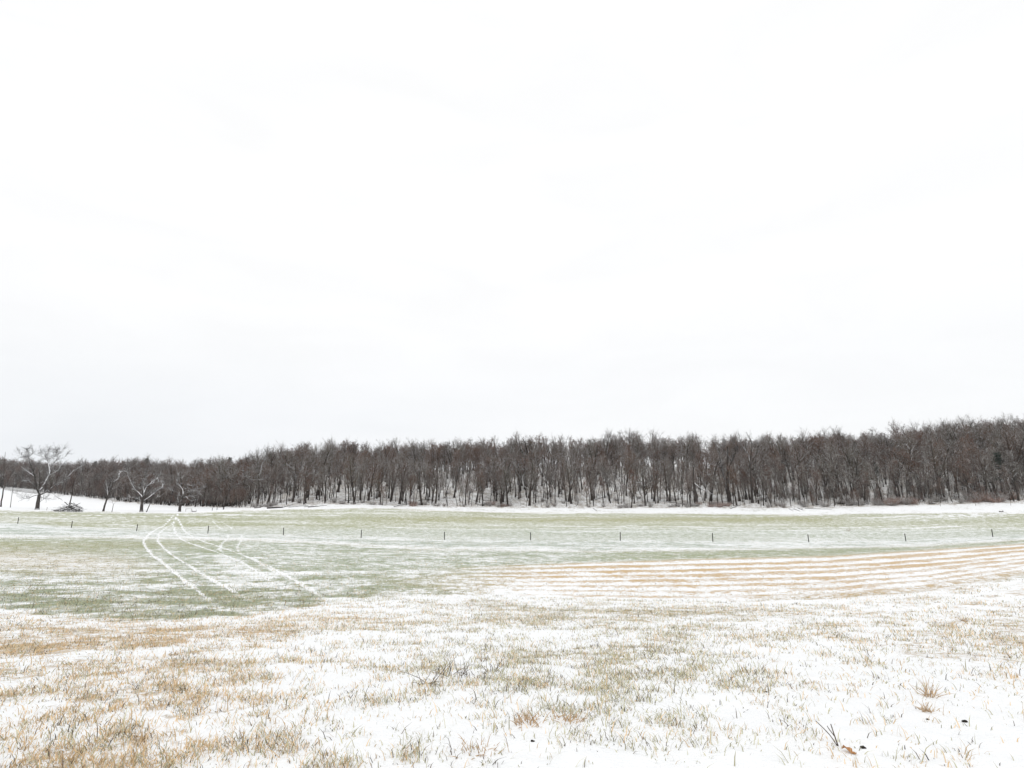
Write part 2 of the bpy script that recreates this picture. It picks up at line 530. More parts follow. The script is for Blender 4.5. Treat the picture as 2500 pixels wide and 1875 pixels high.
def maprange(nt, v, a, b, c=0.0, d=1.0):
    n = nt.nodes.new("ShaderNodeMapRange")
    n.interpolation_type = 'SMOOTHSTEP'
    nt.links.new(v, n.inputs['Value'])
    n.inputs['From Min'].default_value = a; n.inputs['From Max'].default_value = b
    n.inputs['To Min'].default_value = c; n.inputs['To Max'].default_value = d
    return n.outputs[0]


def mix_col(nt, fac, a, b, mode='MIX'):
    n = nt.nodes.new("ShaderNodeMixRGB")
    n.blend_type = mode
    for k, v in (('Fac', fac), ('Color1', a), ('Color2', b)):
        if isinstance(v, tuple): n.inputs[k].default_value = v
        elif isinstance(v, (int, float)): n.inputs[k].default_value = v
        else: nt.links.new(v, n.inputs[k])
    return n.outputs[0]


SNOW = (0.86, 0.87, 0.88, 1)


def mat_ground():
    m, nt, b = new_mat("snowy_ground")
    N, L = nt.nodes, nt.links
    at = N.new("ShaderNodeAttribute"); at.attribute_name = "cover"
    tc = N.new("ShaderNodeTexCoord")
    P = tc.outputs['Object']
    fine = noise_node(nt, P, 26, 5, 0.62)
    mid = noise_node(nt, P, 5.0, 5, 0.6, 0.4)
    big = noise_node(nt, P, 1.1, 4, 0.6, 0.6)
    n = math_node(nt, 'ADD', math_node(nt, 'MULTIPLY', fine, 0.45), math_node(nt, 'MULTIPLY', mid, 0.55))
    n = math_node(nt, 'ADD', math_node(nt, 'MULTIPLY', n, 0.68), math_node(nt, 'MULTIPLY', big, 0.32))
    # noise sits around 0.5 +- 0.12; stretch it before comparing with the snow cover
    n = math_node(nt, 'ADD', math_node(nt, 'MULTIPLY', math_node(nt, 'SUBTRACT', n, 0.5), 3.3), 0.5)
    diff = math_node(nt, 'SUBTRACT', at.outputs['Alpha'], n)
    fac = maprange(nt, diff, -0.22, 0.22)
    hue = noise_node(nt, P, 9.0, 4, 0.6)
    veg = mix_col(nt, maprange(nt, hue, 0.35, 0.7, 0.0, 0.45), at.outputs['Color'], (0.17, 0.15, 0.10, 1))
    veg = mix_col(nt, maprange(nt, noise_node(nt, P, 60, 2), 0.35, 0.7, 0.0, 0.35), veg, (0.55, 0.47, 0.34, 1))
    colr = mix_col(nt, fac, veg, SNOW)
    L.new(colr, b.inputs['Base Color'])
    bp = N.new("ShaderNodeBump")
    bp.inputs['Strength'].default_value = 0.6
    bp.inputs['Distance'].default_value = 0.035
    L.new(math_node(nt, 'ADD', fac, math_node(nt, 'MULTIPLY', fine, 0.8)), bp.inputs['Height'])
    L.new(bp.outputs[0], b.inputs['Normal'])
    return m


def mat_bark(name, c1, c2, snow, snow_lo=0.25, snow_hi=0.7, rand=0.5):
    m, nt, b = new_mat(name)
    N, L = nt.nodes, nt.links
    tc = N.new("ShaderNodeTexCoord"); P = tc.outputs['Object']
    oi = N.new("ShaderNodeObjectInfo")
    geo = N.new("ShaderNodeNewGeometry")
    sep = N.new("ShaderNodeSeparateXYZ"); L.new(geo.outputs['Normal'], sep.inputs[0])
    base = mix_col(nt, maprange(nt, noise_node(nt, P, 2.2, 4), 0.35, 0.65), c1 + (1,), c2 + (1,))
    rmp = N.new("ShaderNodeValToRGB")          # each tree its own cast: grey, brown, russet, olive grey
    rmp.color_ramp.interpolation = 'LINEAR'
    els = rmp.color_ramp.elements
    els[0].position = 0.0; els[0].color = (1.02, 1.0, 0.97, 1)
    els[1].position = 1.0; els[1].color = (0.80, 0.80, 0.80, 1)
    for pos, cc in ((0.2, (1.5, 1.5, 1.5)), (0.38, (0.85, 0.80, 0.74)), (0.58, (1.12, 0.86, 0.74)), (0.74, (0.50, 0.46, 0.43)), (0.88, (1.05, 1.08, 0.96))):
        e_ = els.new(pos); e_.color = cc + (1,)
    L.new(oi.outputs['Random'], rmp.inputs['Fac'])
    base = mix_col(nt, rand, base, mix_col(nt, 1.0, base, rmp.outputs[0], 'MULTIPLY'))
    lo = noise_node(nt, P, 1.3, 3)
    f = math_node(nt, 'MULTIPLY', maprange(nt, sep.outputs['Z'], snow_lo, snow_hi), maprange(nt, lo, 0.22, 0.45))
    f = math_node(nt, 'MULTIPLY', f, snow)
    L.new(mix_col(nt, f, base, (0.80, 0.81, 0.83, 1)), b.inputs['Base Color'])
    bp = N.new("ShaderNodeBump"); bp.inputs['Strength'].default_value = 0.5; bp.inputs['Distance'].default_value = 0.04
    L.new(noise_node(nt, P, 14, 4), bp.inputs['Height']); L.new(bp.outputs[0], b.inputs['Normal'])
    return m


def mat_flat(name, c1, c2, scale=8.0):
    m, nt, b = new_mat(name)
    tc = nt.nodes.new("ShaderNodeTexCoord")
    nt.links.new(mix_col(nt, maprange(nt, noise_node(nt, tc.outputs['Object'], scale, 4), 0.35, 0.65), c1 + (1,), c2 + (1,)), b.inputs['Base Color'])
    return m


def mat_blade():
    m, nt, b = new_mat("grass_blades")
    at = nt.nodes.new("ShaderNodeAttribute"); at.attribute_name = "tint"
    nt.links.new(at.outputs['Color'], b.inputs['Base Color'])
    return m


M_BARK = mat_bark("bark_dark", (0.026, 0.022, 0.020), (0.060, 0.050, 0.043), 0.45)
M_TWIG = mat_bark("twig_grey", (0.078, 0.066, 0.056), (0.138, 0.117, 0.099), 0.7, rand=1.0)
M_BARK_S = mat_bark("bark_snow_loaded", (0.040, 0.036, 0.034), (0.085, 0.075, 0.068), 0.95, 0.20, 0.62, 0.2)
M_TWIG_S = mat_bark("twig_snow_loaded", (0.15, 0.14, 0.135), (0.25, 0.235, 0.225), 0.9, 0.0, 0.4, 0.2)
M_LEAF = mat_flat("withered_oak_leaves", (0.105, 0.050, 0.034), (0.185, 0.098, 0.066), 1.5)
M_NEEDLE = mat_flat("conifer_needles", (0.030, 0.042, 0.034), (0.055, 0.068, 0.055), 1.5)
M_POST = mat_flat("weathered_dark_steel", (0.018, 0.018, 0.018), (0.045, 0.040, 0.035), 20)
M_WOOD = mat_flat("weathered_grey_wood", (0.14, 0.125, 0.11), (0.24, 0.21, 0.185), 9)
M_BLADE = mat_blade()
M_DEADLEAF = mat_flat("curled_brown_leaf", (0.36, 0.17, 0.07), (0.50, 0.27, 0.13), 60)
M_CLOD = mat_flat("wet_dark_earth", (0.012, 0.010, 0.009), (0.035, 0.028, 0.022), 70)
M_STEM = mat_flat("dead_weed_stem", (0.085, 0.07, 0.058), (0.16, 0.13, 0.105), 40)

ground = build_ground()




# ------------------------------------------------------------------ tree meshes
class MB:
    def __init__(self):
        self.v = []; self.f = []; self.m = []

    def tube(self, pts, rad, sides, mi=0):
        pts = [np.asarray(p, float) for p in pts]
        base = len(self.v)
        n = len(pts)
        ref = np.array([0.31, 0.87, 0.39])
        for i in range(n):
            d = pts[min(i + 1, n - 1)] - pts[max(i - 1, 0)]
            d = d / (np.linalg.norm(d) + 1e-9)
            a = np.cross(d, ref); a /= np.linalg.norm(a) + 1e-9
            b = np.cross(d, a)
            for s in range(sides):
                t = 2 * math.pi * s / sides
                self.v.append(pts[i] + rad[i] * (math.cos(t) * a + math.sin(t) * b))
        for i in range(n - 1):
            for s in range(sides):
                s2 = (s + 1) % sides
                self.f.append((base + i * sides + s, base + i * sides + s2, base + (i + 1) * sides + s2, base + (i + 1) * sides + s)); self.m.append(mi)
        if sides > 2:
            self.f.append(tuple(base + (n - 1) * sides + s for s in range(sides))); self.m.append(mi)

    def twig(self, p, d, L, w, mi=0):
        d = d / (np.linalg.norm(d) + 1e-9)
        a = np.cross(d, [random.uniform(-1, 1), random.uniform(-1, 1), random.uniform(-1, 1)])
        a /= np.linalg.norm(a) + 1e-9
        base = len(self.v)
        self.v += [p - a * w * 0.5, p + a * w * 0.5, p + d * L]
        self.f.append((base, base + 1, base + 2)); self.m.append(mi)

    def leaf(self, p, s, mi):
        q = [p + s * np.array([random.uniform(-1, 1) for _ in range(3)]) for _ in range(3)]
        base = len(self.v)
        self.v += q
        self.f.append((base, base + 1, base + 2)); self.m.append(mi)

    def mesh(self, name, mats):
        me = bpy.data.meshes.new(name)
        me.from_pydata([tuple(p) for p in self.v], [], self.f)
        for m in mats: me.materials.append(m)
        me.polygons.foreach_set("material_index", np.array(self.m, np.int32))
        me.update()
        return me


def R(a, b): return random.uniform(a, b)


def unit(v): return v / (np.linalg.norm(v) + 1e-9)


def grow(p, d, L, n, wander, lift):
    pts = [p.copy()]
    d = unit(d)
    for i in range(n):
        d = unit(d + np.array([R(-1, 1), R(-1, 1), R(-0.6, 0.6)]) * wander + np.array([0, 0, lift]))
        p = p + d * L / n
        pts.append(p.copy())
    return pts


def at_t(pts, t):
    k = t * (len(pts) - 1)
    i = min(int(k), len(pts) - 2)
    return pts[i] + (pts[i + 1] - pts[i]) * (k - i), unit(pts[i + 1] - pts[i])


def side_dir(d, el=0.7):
    a = unit(np.cross(d, [R(-1, 1), R(-1, 1), R(-1, 1)]))
    return unit(d * el + a)


def spray(mb, pts, n, L, w, t0=0.15, up=0.12):
    for _ in range(n):
        p, d = at_t(pts, R(t0, 1.0))
        mb.twig(p, side_dir(d, R(0.5, 1.2)) + np.array([0, 0, up]), L * R(0.5, 1.2), w)


def forest_tree(seed, H, r0, cs, spread, nl, twigs, leaves=0, fork=False):
    """trunk and crown of a tall bare tree; cs = height share where limbs begin"""
    random.seed(seed)
    tr, cr = MB(), MB()
    tp = grow(np.zeros(3), np.array([R(-.06, .06), R(-.06, .06), 1]), H * 0.86, 9, 0.11, 0.09)
    trad = [r0 * (1.25 if i == 0 else 1) * (1 - 0.86 * (i / 9)**0.9) for i in range(10)]
    tr.tube(tp, trad, 7)
    stems = [(tp, trad)]
    if fork:
        p, d = at_t(tp, 0.33)
        fp = grow(p, unit(d + np.array([R(-.5, .5), R(-.5, .5), 0])), H * 0.56, 6, 0.07, 0.10)
        fr = [r0 * 0.6 * (1 - 0.85 * i / 6) for i in range(7)]
        tr.tube(fp, fr, 6)
        stems.append((fp, fr))
    for i in range(nl):
        sp, sr = stems[i % len(stems)] if i % 3 == 0 else stems[0]
        t = cs + (0.98 - cs) * ((i + R(0, 1)) / nl)
        p, d = at_t(sp, min(t, 0.99))
        az = i * 2.399 + R(-.5, .5)
        el = R(0.10, 0.72) + 0.5 * t
        dr = np.array([math.cos(az), math.sin(az), 0]) * math.cos(el) + np.array([0, 0, math.sin(el)])
        L = spread * H * (1.12 - 0.62 * t) * R(0.6, 1.15)
        rr = max(0.02, trad[min(9, int(t * 9))] * R(0.35, 0.6))
        lp = grow(p, dr, L, 5, 0.20, 0.09)
        cr.tube(lp, [rr * (1 - 0.82 * k / 5) for k in range(6)], 4)
        spray(cr, lp, 5, 1.3, 0.035, 0.3)
        for j in range(6):
            q, e = at_t(lp, R(0.22, 1.0))
            l2 = L * R(0.25, 0.5)
            bp = grow(q, side_dir(e, R(0.6, 1.2)) + np.array([0, 0, 0.3]), l2, 3, 0.2, 0.08)
            r2 = max(0.012, rr * 0.32)
            cr.tube(bp, [r2 * (1 - 0.8 * k / 3) for k in range(4)], 3)
            spray(cr, bp, twigs, max(0.8, l2 * 0.6), 0.034)
            for _ in range(leaves):
                q2, _e = at_t(bp, R(0.1, 1))
                cr.leaf(q2 + np.array([R(-.5, .5), R(-.5, .5), R(-.4, .4)]), R(0.10, 0.22), 1)
    return tr, cr


def conifer(seed, H):
    random.seed(seed)
    tr, cr = MB(), MB()
    tp = grow(np.zeros(3), np.array([0, 0, 1.0]), H, 6, 0.02, 0.05)
    tr.tube(tp, [0.28 * (1 - 0.93 * i / 6) for i in range(7)], 7)
    for i in range(70):
        t = 0.28 + 0.7 * (i / 70)
        p, d = at_t(tp, t)
        az = i * 2.399
        L = H * 0.27 * (1.06 - t) * R(0.7, 1.2) + 0.4
        dr = np.array([math.cos(az), math.sin(az), R(0.0, 0.45)])
        lp = grow(p, dr, L, 3, 0.1, 0.04)
        cr.tube(lp, [0.05, 0.035, 0.02, 0.008], 3)
        for _ in range(28):
            q, e = at_t(lp, R(0.25, 1))
            cr.leaf(q + np.array([R(-.25, .25), R(-.25, .25), R(-.1, .3)]), R(0.15, 0.32), 1)
    return tr, cr


VARIANTS = []     # (trunk mesh, crown mesh)


def make_variants():
    specs = [(16, .20, .40, .33, 22, 8, 0, False), (19, .34, .34, .36, 26, 8, 0, True), (15, .12, .50, .25, 17, 8, 0, False),
             (17, .22, .42, .33, 22, 8, 0, True), (13, .12, .38, .30, 18, 8, 0, True), (20, .42, .30, .37, 28, 7, 0, True),
             (17, .15, .54, .24, 18, 8, 0, False), (14, .22, .30, .38, 22, 7, 8, False), (17, .26, .36, .36, 24, 7, 7, True),
             (13, .08, .50, .22, 15, 8, 0, False), (19, .21, .44, .27, 24, 8, 0, False)]
    for i, s in enumerate(specs):
        tr, cr = forest_tree(100 + i, s[0], s[1] * 1.25, *s[2:])
        VARIANTS.append((tr.mesh("trunk", [M_BARK]), cr.mesh("crown", [M_TWIG, M_LEAF])))
    tr, cr = conifer(300, 13)
    VARIANTS.append((tr.mesh("trunk", [M_BARK]), cr.mesh("crown", [M_BARK, M_NEEDLE])))


make_variants()
CONIF = len(VARIANTS) - 1


def place_tree(name, var, x, y, scale, label, group=None, lean=0.0, z=None):
    z = terrain(x, y)[0] - 0.12 if z is None else z
    e = bpy.data.objects.new(name, None)
    e.empty_display_size = 0.3
    col.objects.link(e)
    e.location = (x, y, z)
    e.rotation_euler = (R(-.03, .03), R(-.03, .03) + lean * 0.5, R(0, 6.28))
    e.scale = (scale * R(.92, 1.1), scale * R(.92, 1.1), scale)
    tag(e, label, "tree", group)
    tr, cr = VARIANTS[var]
    link("trunk", tr, e); link("crown", cr, e)
    return e


# ------------------------------------------------------------------ trees with a shape of their own, limb by limb
def smooth_line(P, k=3):
    P = [np.asarray(p, float) for p in P]
    if len(P) < 3: return P
    out = []
    for i in range(len(P) - 1):
        p0, p1, p2, p3 = P[max(i - 1, 0)], P[i], P[i + 1], P[min(i + 2, len(P) - 1)]
        for j in range(k):
            t = j / k
            out.append(0.5 * ((2 * p1) + (-p0 + p2) * t + (2 * p0 - 5 * p1 + 4 * p2 - p3) * t**2 + (-p0 + 3 * p1 - 3 * p2 + p3) * t**3))
    out.append(P[-1])
    return out


ZA = lambda p: (p[0] / 8.508, 1080 + p[1] / 8.508)
ZB = lambda p: (260 + p[0] / 7.373, 1100 + p[1] / 7.373)
ZC = lambda p: (560 + p[0] / 7.373, 1060 + p[1] / 7.373)
ZD = lambda p: (1100 + p[0] / 7.373, 1060 + p[1] / 7.373)
ZE = lambda p: (1600 + p[0] / 7.373, 1050 + p[1] / 7.373)
Z1 = lambda p: (p[0] / 3.456, 1040 + p[1] / 3.456)


FEATS = []


def feature_tree(name, label, zm, limbs, seed, dens=1.0, tl=1.0, mats=None, tipfan=True):
    """limbs: (r0, r1, points); the first is the trunk. Each limb is given its own depth."""
    random.seed(seed)
    bx, by = zm(limbs[0][2][0])
    g = on_ground(bx, by)
    Y = g[1]
    FEATS.append((bx, Y))

    def plane(p):
        rx, ry, rz = ray(*zm(p))
        return np.array([Y * rx / ry - g[0], 0.0, CAMZ + Y * rz / ry - g[2]])

    e = bpy.data.objects.new(name, None)
    e.empty_display_size = 0.3
    col.objects.link(e)
    e.location = (g[0], g[1], g[2])
    tag(e, label, "tree")
    tr, cr = MB(), MB()
    limb_mb = []
    done = []
    for i, (r0, r1, pts) in enumerate(limbs):
        P = [plane(p) for p in pts]
        if i == 0:
            P[0] = P[0] + np.array([0, 0, -0.25])
        else:
            # start at the nearest point of what is already built; drift in depth along the limb
            best = min((q for d in done for q in d), key=lambda q: (q[0] - P[0][0])**2 + (q[2] - P[0][2])**2)
            y0 = best[1]
            P[0] = best.copy() if np.hypot(best[0] - P[0][0], best[2] - P[0][2]) < 1.5 else P[0]
            sl = R(0.25, 0.8) * random.choice((-1, 1))
            acc = 0
            for k in range(1, len(P)):
                acc += np.linalg.norm((P[k] - P[k - 1])[[0, 2]])
                f_ = 1 + (y0 + sl * acc) / Y          # further away along the line of sight: keeps its place beside its neighbours
                P[k] = np.array([(P[k][0] + g[0]) * f_ - g[0], Y * f_ - Y, (P[k][2] + g[2] - CAMZ) * f_ + CAMZ - g[2]])
        S = smooth_line(P)
        n = len(S)
        for k in range(1, n - 1):
            S[k] = S[k] + np.array([R(-1, 1), R(-1, 1), R(-1, 1)]) * min(0.08, r0 * 0.3)
        r0 *= 1.0 if i == 0 else 0.86; r1 *= 0.9
        rad = [r0 + (r1 - r0) * (k / (n - 1))**0.8 for k in range(n)]
        if i == 0: rad[0] *= 1.3
        if i == 0: tr.tube(S, rad, 8)
        else:
            lm = MB(); lm.tube(S, rad, 6); limb_mb.append(lm)
        done.append(S)
        length = sum(np.linalg.norm(S[k + 1] - S[k]) for k in range(n - 1))
        if i > 0 or len(limbs) == 1:
            nb = int(length * 2.4 * dens)
            for _ in range(nb):
                q, d = at_t(S, R(0.3, 1.0))
                L2 = tl * R(0.7, 2.2)
                bp = grow(q, side_dir(d, R(0.4, 1.0)) + np.array([0, 0, 0.35]), L2, 3, 0.25, 0.07)
                cr.tube(bp, [0.04, 0.03, 0.02, 0.009], 3)
                spray(cr, bp, int(9 * dens) + 2, 0.8 * tl, 0.024)
            if tipfan:
                q, d = at_t(S, 1.0)
                for _ in range(3):
                    bp = grow(q, unit(d + np.array([R(-.6, .6), R(-.6, .6), R(0, .5)])), tl * R(1.2, 2.6), 3, 0.2, 0.05)
                    cr.tube(bp, [max(0.03, r1 * 0.7), 0.028, 0.02, 0.008], 3)
                    spray(cr, bp, int(10 * dens), 0.7 * tl, 0.03)
    mats = mats or (M_BARK_S, M_TWIG_S)
    link("trunk", tr.mesh("trunk", [mats[0]]), e)
    c_ = link("crown", cr.mesh("crown", [mats[0]]), e)
    for lm in limb_mb: link("limb", lm.mesh("limb", [mats[0]]), c_)
    return e


feature_tree("oak_tree", "big spreading bare tree with snow on its limbs beside the brush pile", ZA, [
    (.62, .46, [(770, 1395), (790, 1260), (815, 1090)]),
    (.30, .06, [(835, 1100), (960, 1030), (1090, 930), (1200, 860), (1330, 800), (1430, 690), (1520, 600), (1640, 520)]),
    (.40, .20, [(815, 1085), (840, 1000), (900, 900), (950, 800), (1010, 690), (1030, 600), (1035, 540)]),
    (.14, .03, [(1035, 560), (1000, 420), (985, 270), (1005, 150)]),
    (.16, .03, [(1035, 560), (1100, 470), (1165, 370), (1290, 330), (1400, 240)]),
    (.09, .02, [(1165, 370), (1190, 260), (1330, 130)]),
    (.15, .03, [(1015, 690), (1100, 640), (1200, 590), (1250, 490), (1310, 450)]),
    (.34, .06, [(810, 1060), (755, 930), (740, 830), (715, 700), (680, 560), (620, 420), (600, 310), (700, 200)]),
    (.12, .03, [(710, 700), (630, 640), (560, 590)]),
    (.12, .02, [(745, 900), (690, 870), (560, 800), (450, 790), (340, 690)]),
    (.16, .03, [(800, 1100), (700, 1110), (590, 1160), (500, 1160), (430, 1090), (340, 1050)]),
    (.12, .03, [(850, 1120), (960, 1170)]),
    (.10, .02, [(960, 1030), (1040, 1030), (1100, 1070), (1200, 1150)]),
    (.10, .03, [(800, 1240), (860, 1215), (910, 1170)]),
    (.08, .02, [(620, 420), (560, 330), (480, 300), (380, 180)]),
    (.08, .02, [(600, 310), (580, 200), (600, 130)]),
    (.09, .02, [(1000, 420), (900, 320), (840, 190)]),
    (.09, .02, [(1100, 470), (1120, 300), (1150, 140)])], 11, 1.25, 1.1)
feature_tree("slim_tree", "slim bare tree leaning in at the left edge of the picture", ZA, [
    (.24, .05, [(15, 1340), (45, 1150), (75, 950), (72, 800), (82, 640), (80, 480), (110, 200)]),
    (.07, .02, [(75, 920), (130, 870), (200, 860)]), (.07, .02, [(75, 850), (30, 750), (20, 650)]), (.06, .02, [(80, 760), (130, 690), (180, 560)])], 12, 0.8, 0.8)
feature_tree("sapling", "thin leafless sapling between the left edge and the big spreading tree", ZA, [
    (.10, .03, [(215, 1350), (240, 1150), (270, 950), (280, 800), (265, 680)]),
    (.03, .01, [(270, 950), (300, 850), (310, 760)])], 13, 0.5, 0.6, tipfan=True)
feature_tree("leaning_tree", "bare tree leaning over just behind the brush pile", ZA, [
    (.24, .06, [(1445, 1290), (1470, 1180), (1500, 1080), (1520, 900), (1540, 800), (1530, 650)]),
    (.08, .02, [(1500, 1080), (1620, 1090), (1720, 1050)]), (.08, .02, [(1520, 930), (1480, 780), (1420, 700)]), (.07, .02, [(1540, 800), (1640, 700), (1700, 560)])], 14, 1.0, 0.9, (M_BARK, M_TWIG))
feature_tree("crooked_tree", "crooked leaning tree with a bent snowy top right of the brush pile", Z1, [
    (.28, .12, [(870, 720), (892, 640), (912, 590), (940, 530), (958, 470)]),
    (.12, .03, [(958, 470), (1000, 440), (1005, 410), (1018, 390), (1035, 385)]), (.09, .03, [(990, 445), (1015, 425), (1040, 420)]),
    (.08, .02, [(912, 590), (905, 540), (902, 490)]), (.06, .02, [(940, 530), (985, 520), (1010, 500)])], 15, 0.9, 0.8)
feature_tree("sapling", "small forked sapling standing alone on the snow right of the crooked tree", Z1, [
    (.10, .05, [(943, 725), (952, 690), (958, 655)]), (.04, .02, [(957, 660), (948, 648), (935, 640)]), (.04, .02, [(957, 660), (970, 646), (985, 640)])], 16, 0.5, 0.5, tipfan=False)
feature_tree("spreading_tree", "broad snowy limbed bare tree with a leaning sapling at its side", ZB, [
    (.50, .36, [(625, 1100), (638, 960), (655, 850)]),
    (.24, .06, [(655, 930), (760, 850), (840, 780), (920, 710), (1000, 660), (1015, 600)]),
    (.16, .05, [(660, 850), (690, 800), (760, 750)]),
    (.26, .05, [(655, 850), (690, 720), (760, 620), (830, 560), (900, 520), (940, 450)]),
    (.12, .03, [(800, 600), (880, 575), (1000, 565)]),
    (.20, .03, [(645, 850), (600, 780), (540, 720), (480, 650), (430, 540), (370, 390)]),
    (.12, .02, [(640, 900), (600, 890), (540, 860), (440, 850), (350, 880)]),
    (.20, .03, [(655, 860), (655, 740), (620, 680), (625, 590), (680, 500), (720, 390)]),
    (.12, .03, [(660, 760), (660, 660), (685, 620)])], 17, 1.6, 0.9)
feature_tree("leaning_sapling", "thin leaning sapling close by the broad snowy limbed tree", ZB, [
    (.14, .06, [(715, 1105), (780, 970), (810, 900), (820, 810)]), (.05, .02, [(810, 900), (870, 850), (920, 840)]), (.05, .02, [(790, 950), (730, 950), (690, 960)])], 18, 0.6, 0.6)
feature_tree("gnarled_tree", "short gnarled snowy tree where the wheel tracks meet the far edge", ZB, [
    (.44, .30, [(1310, 1100), (1330, 980), (1362, 860), (1378, 800)]),
    (.18, .05, [(1385, 790), (1400, 740), (1430, 680), (1460, 620), (1500, 570)]), (.10, .03, [(1455, 635), (1560, 630), (1650, 590)]),
    (.14, .03, [(1400, 745), (1440, 725), (1560, 730), (1640, 690), (1750, 670)]), (.14, .03, [(1370, 840), (1450, 760), (1540, 745), (1680, 750)]),
    (.14, .03, [(1365, 860), (1480, 820), (1560, 830), (1640, 790)]), (.10, .03, [(1440, 830), (1490, 890), (1550, 900), (1610, 890)]),
    (.16, .03, [(1378, 800), (1370, 700), (1310, 620), (1270, 540), (1290, 450)]), (.12, .03, [(1360, 850), (1290, 770), (1220, 740), (1170, 700)]),
    (.12, .03, [(1360, 820), (1300, 810), (1285, 870), (1300, 930)])], 19, 1.5, 0.8)
feature_tree("twin_stemmed_tree", "low brown twin stemmed tree where the near wood begins", ZB, [
    (.20, .05, [(2100, 1060), (2120, 980), (2150, 900), (2150, 780), (2120, 640)]), (.16, .04, [(2135, 1058), (2140, 950), (2175, 820), (2230, 690)]),
    (.05, .02, [(2150, 900), (2080, 820), (2040, 740)])], 20, 1.2, 0.9, (M_BARK, M_TWIG))
feature_tree("white_limbed_tree", "tree with one long upswept snowy limb at the near wood's left end", ZC, [
    (.42, .12, [(505, 1300), (520, 1150), (525, 1000), (530, 850), (540, 760), (520, 700), (510, 640)]),
    (.20, .04, [(520, 950), (430, 870), (340, 800), (265, 730), (255, 660)]), (.11, .04, [(528, 825), (480, 822), (430, 825)]), (.10, .03, [(530, 810), (480, 775), (420, 775)]),
    (.14, .04, [(530, 830), (600, 815), (640, 800), (700, 760)]), (.14, .03, [(540, 760), (570, 640), (590, 530), (640, 460)]),
    (.10, .03, [(515, 1200), (600, 1150), (700, 1090)]), (.07, .02, [(510, 660), (480, 650), (470, 640)])], 21, 0.9, 0.9)
feature_tree("forked_tree", "tall snow streaked tree with a slanting second stem in the wood's left part", ZC, [
    (.40, .10, [(1140, 1220), (1160, 1050), (1170, 900), (1175, 750), (1190, 630), (1200, 500)]),
    (.22, .05, [(1175, 860), (1240, 700), (1290, 600), (1310, 400), (1310, 240)]), (.12, .03, [(1280, 620), (1360, 540), (1430, 470)]),
    (.10, .03, [(1185, 640), (1150, 620), (1080, 575)]), (.10, .03, [(1178, 700), (1130, 690), (1090, 700)]), (.12, .04, [(1172, 880), (1200, 800), (1190, 740)]),
    (.09, .03, [(1175, 780), (1100, 830), (1110, 900)])], 22, 1.0, 0.9)
feature_tree("white_forked_tree", "dark trunk splitting into bright snowy forks in the middle of the wood", ZD, [
    (.36, .18, [(1220, 1170), (1240, 1000), (1268, 860), (1270, 780)]),
    (.14, .04, [(1268, 850), (1310, 740), (1330, 690), (1410, 590)]), (.12, .04, [(1318, 710), (1320, 650), (1335, 540), (1325, 430)]), (.14, .03, [(1270, 780), (1260, 680), (1200, 570), (1160, 510)])], 23, 1.0, 0.9)
feature_tree("bowed_tree", "thick dark trunk bowing left up the slope in the middle wood", ZD, [
    (.50, .20, [(1955, 1070), (1945, 900), (1910, 770), (1850, 690)]), (.18, .04, [(1850, 690), (1770, 640), (1745, 570), (1690, 480)]),
    (.14, .04, [(1840, 680), (1810, 560), (1815, 480)]), (.16, .05, [(1945, 960), (1890, 880), (1860, 840)])], 24, 1.0, 0.9)
feature_tree("broken_tree", "snapped trunk with its broken snowy limb hanging to the right", ZE, [
    (.62, .45, [(740, 1330), (735, 1180), (705, 1060), (690, 940)]), (.28, .10, [(690, 950), (760, 1010), (900, 1100), (1060, 1160)]),
    (.24, .18, [(692, 950), (680, 860), (685, 740), (690, 650)]), (.14, .05, [(735, 1230), (700, 1190), (665, 1130)])], 25, 0.5, 0.7, tipfan=False)
feature_tree("thick_trunked_tree", "thickest dark double trunk at the right centre edge of the wood", ZE, [
    (.85, .20, [(1340, 1330), (1315, 1150), (1295, 900), (1300, 600), (1300, 300)]), (.45, .08, [(1300, 1250), (1265, 950), (1190, 650), (1150, 380)]),
    (.22, .05, [(1298, 800), (1340, 640), (1400, 520), (1450, 350)]), (.18, .05, [(1300, 560), (1250, 380), (1230, 220)]), (.16, .04, [(1298, 700), (1200, 690), (1120, 600)])], 26, 1.6, 1.1, (M_BARK, M_TWIG))
feature_tree("tall_forked_tree", "tall forked tree whose bare top stands against the sky gap", ZE, [
    (.46, .22, [(1745, 1310), (1730, 1000), (1715, 800), (1700, 600)]), (.20, .04, [(1700, 610), (1680, 450), (1600, 350), (1530, 200), (1510, 100)]),
    (.16, .04, [(1705, 640), (1790, 480), (1830, 390), (1850, 300)]), (.16, .03, [(1702, 600), (1740, 260), (1690, 110)]), (.10, .03, [(1705, 880), (1670, 800), (1630, 750)])], 27, 1.1, 1.0)


# ------------------------------------------------------------------ the wood: 280 single trees along its edge, the rest as one mass
ZONES = [(680, "by the long dark log"), (760, "by the tree with the slanting second stem"), (830, "above the two thin poles"), (900, "around the propped log"),
         (1000, "behind the slanting log"), (1100, "just right of the slanting log"), (1190, "just left of the picture's centre"), (1265, "left of the bright snowy forks"),
         (1364, "between bright snowy forks and bowed trunk"), (1450, "right of the bowed trunk"), (1540, "above the short stick at centre"),
         (1620, "well left of the snapped trunk"), (1700, "close left of the snapped trunk"), (1780, "between snapped trunk and double trunk"),
         (1840, "between double trunk and tall forked tree"), (1920, "right of the tall forked tree"), (2010, "above the row of short sticks"),
         (2100, "left of the rusty bushes"), (2200, "behind the rusty bushes"), (2296, "left of the first pale stake"), (2382, "between the first two pale stakes"),
         (2468, "between the last two pale stakes"), (9999, "at the picture's right edge")]
FAR_ZONES = [(150, "behind the big spreading tree"), (300, "behind the crooked tree"), (400, "behind the broad snowy limbed tree"), (500, "behind the gnarled tree"), (9999, "left of the twin stemmed tree")]
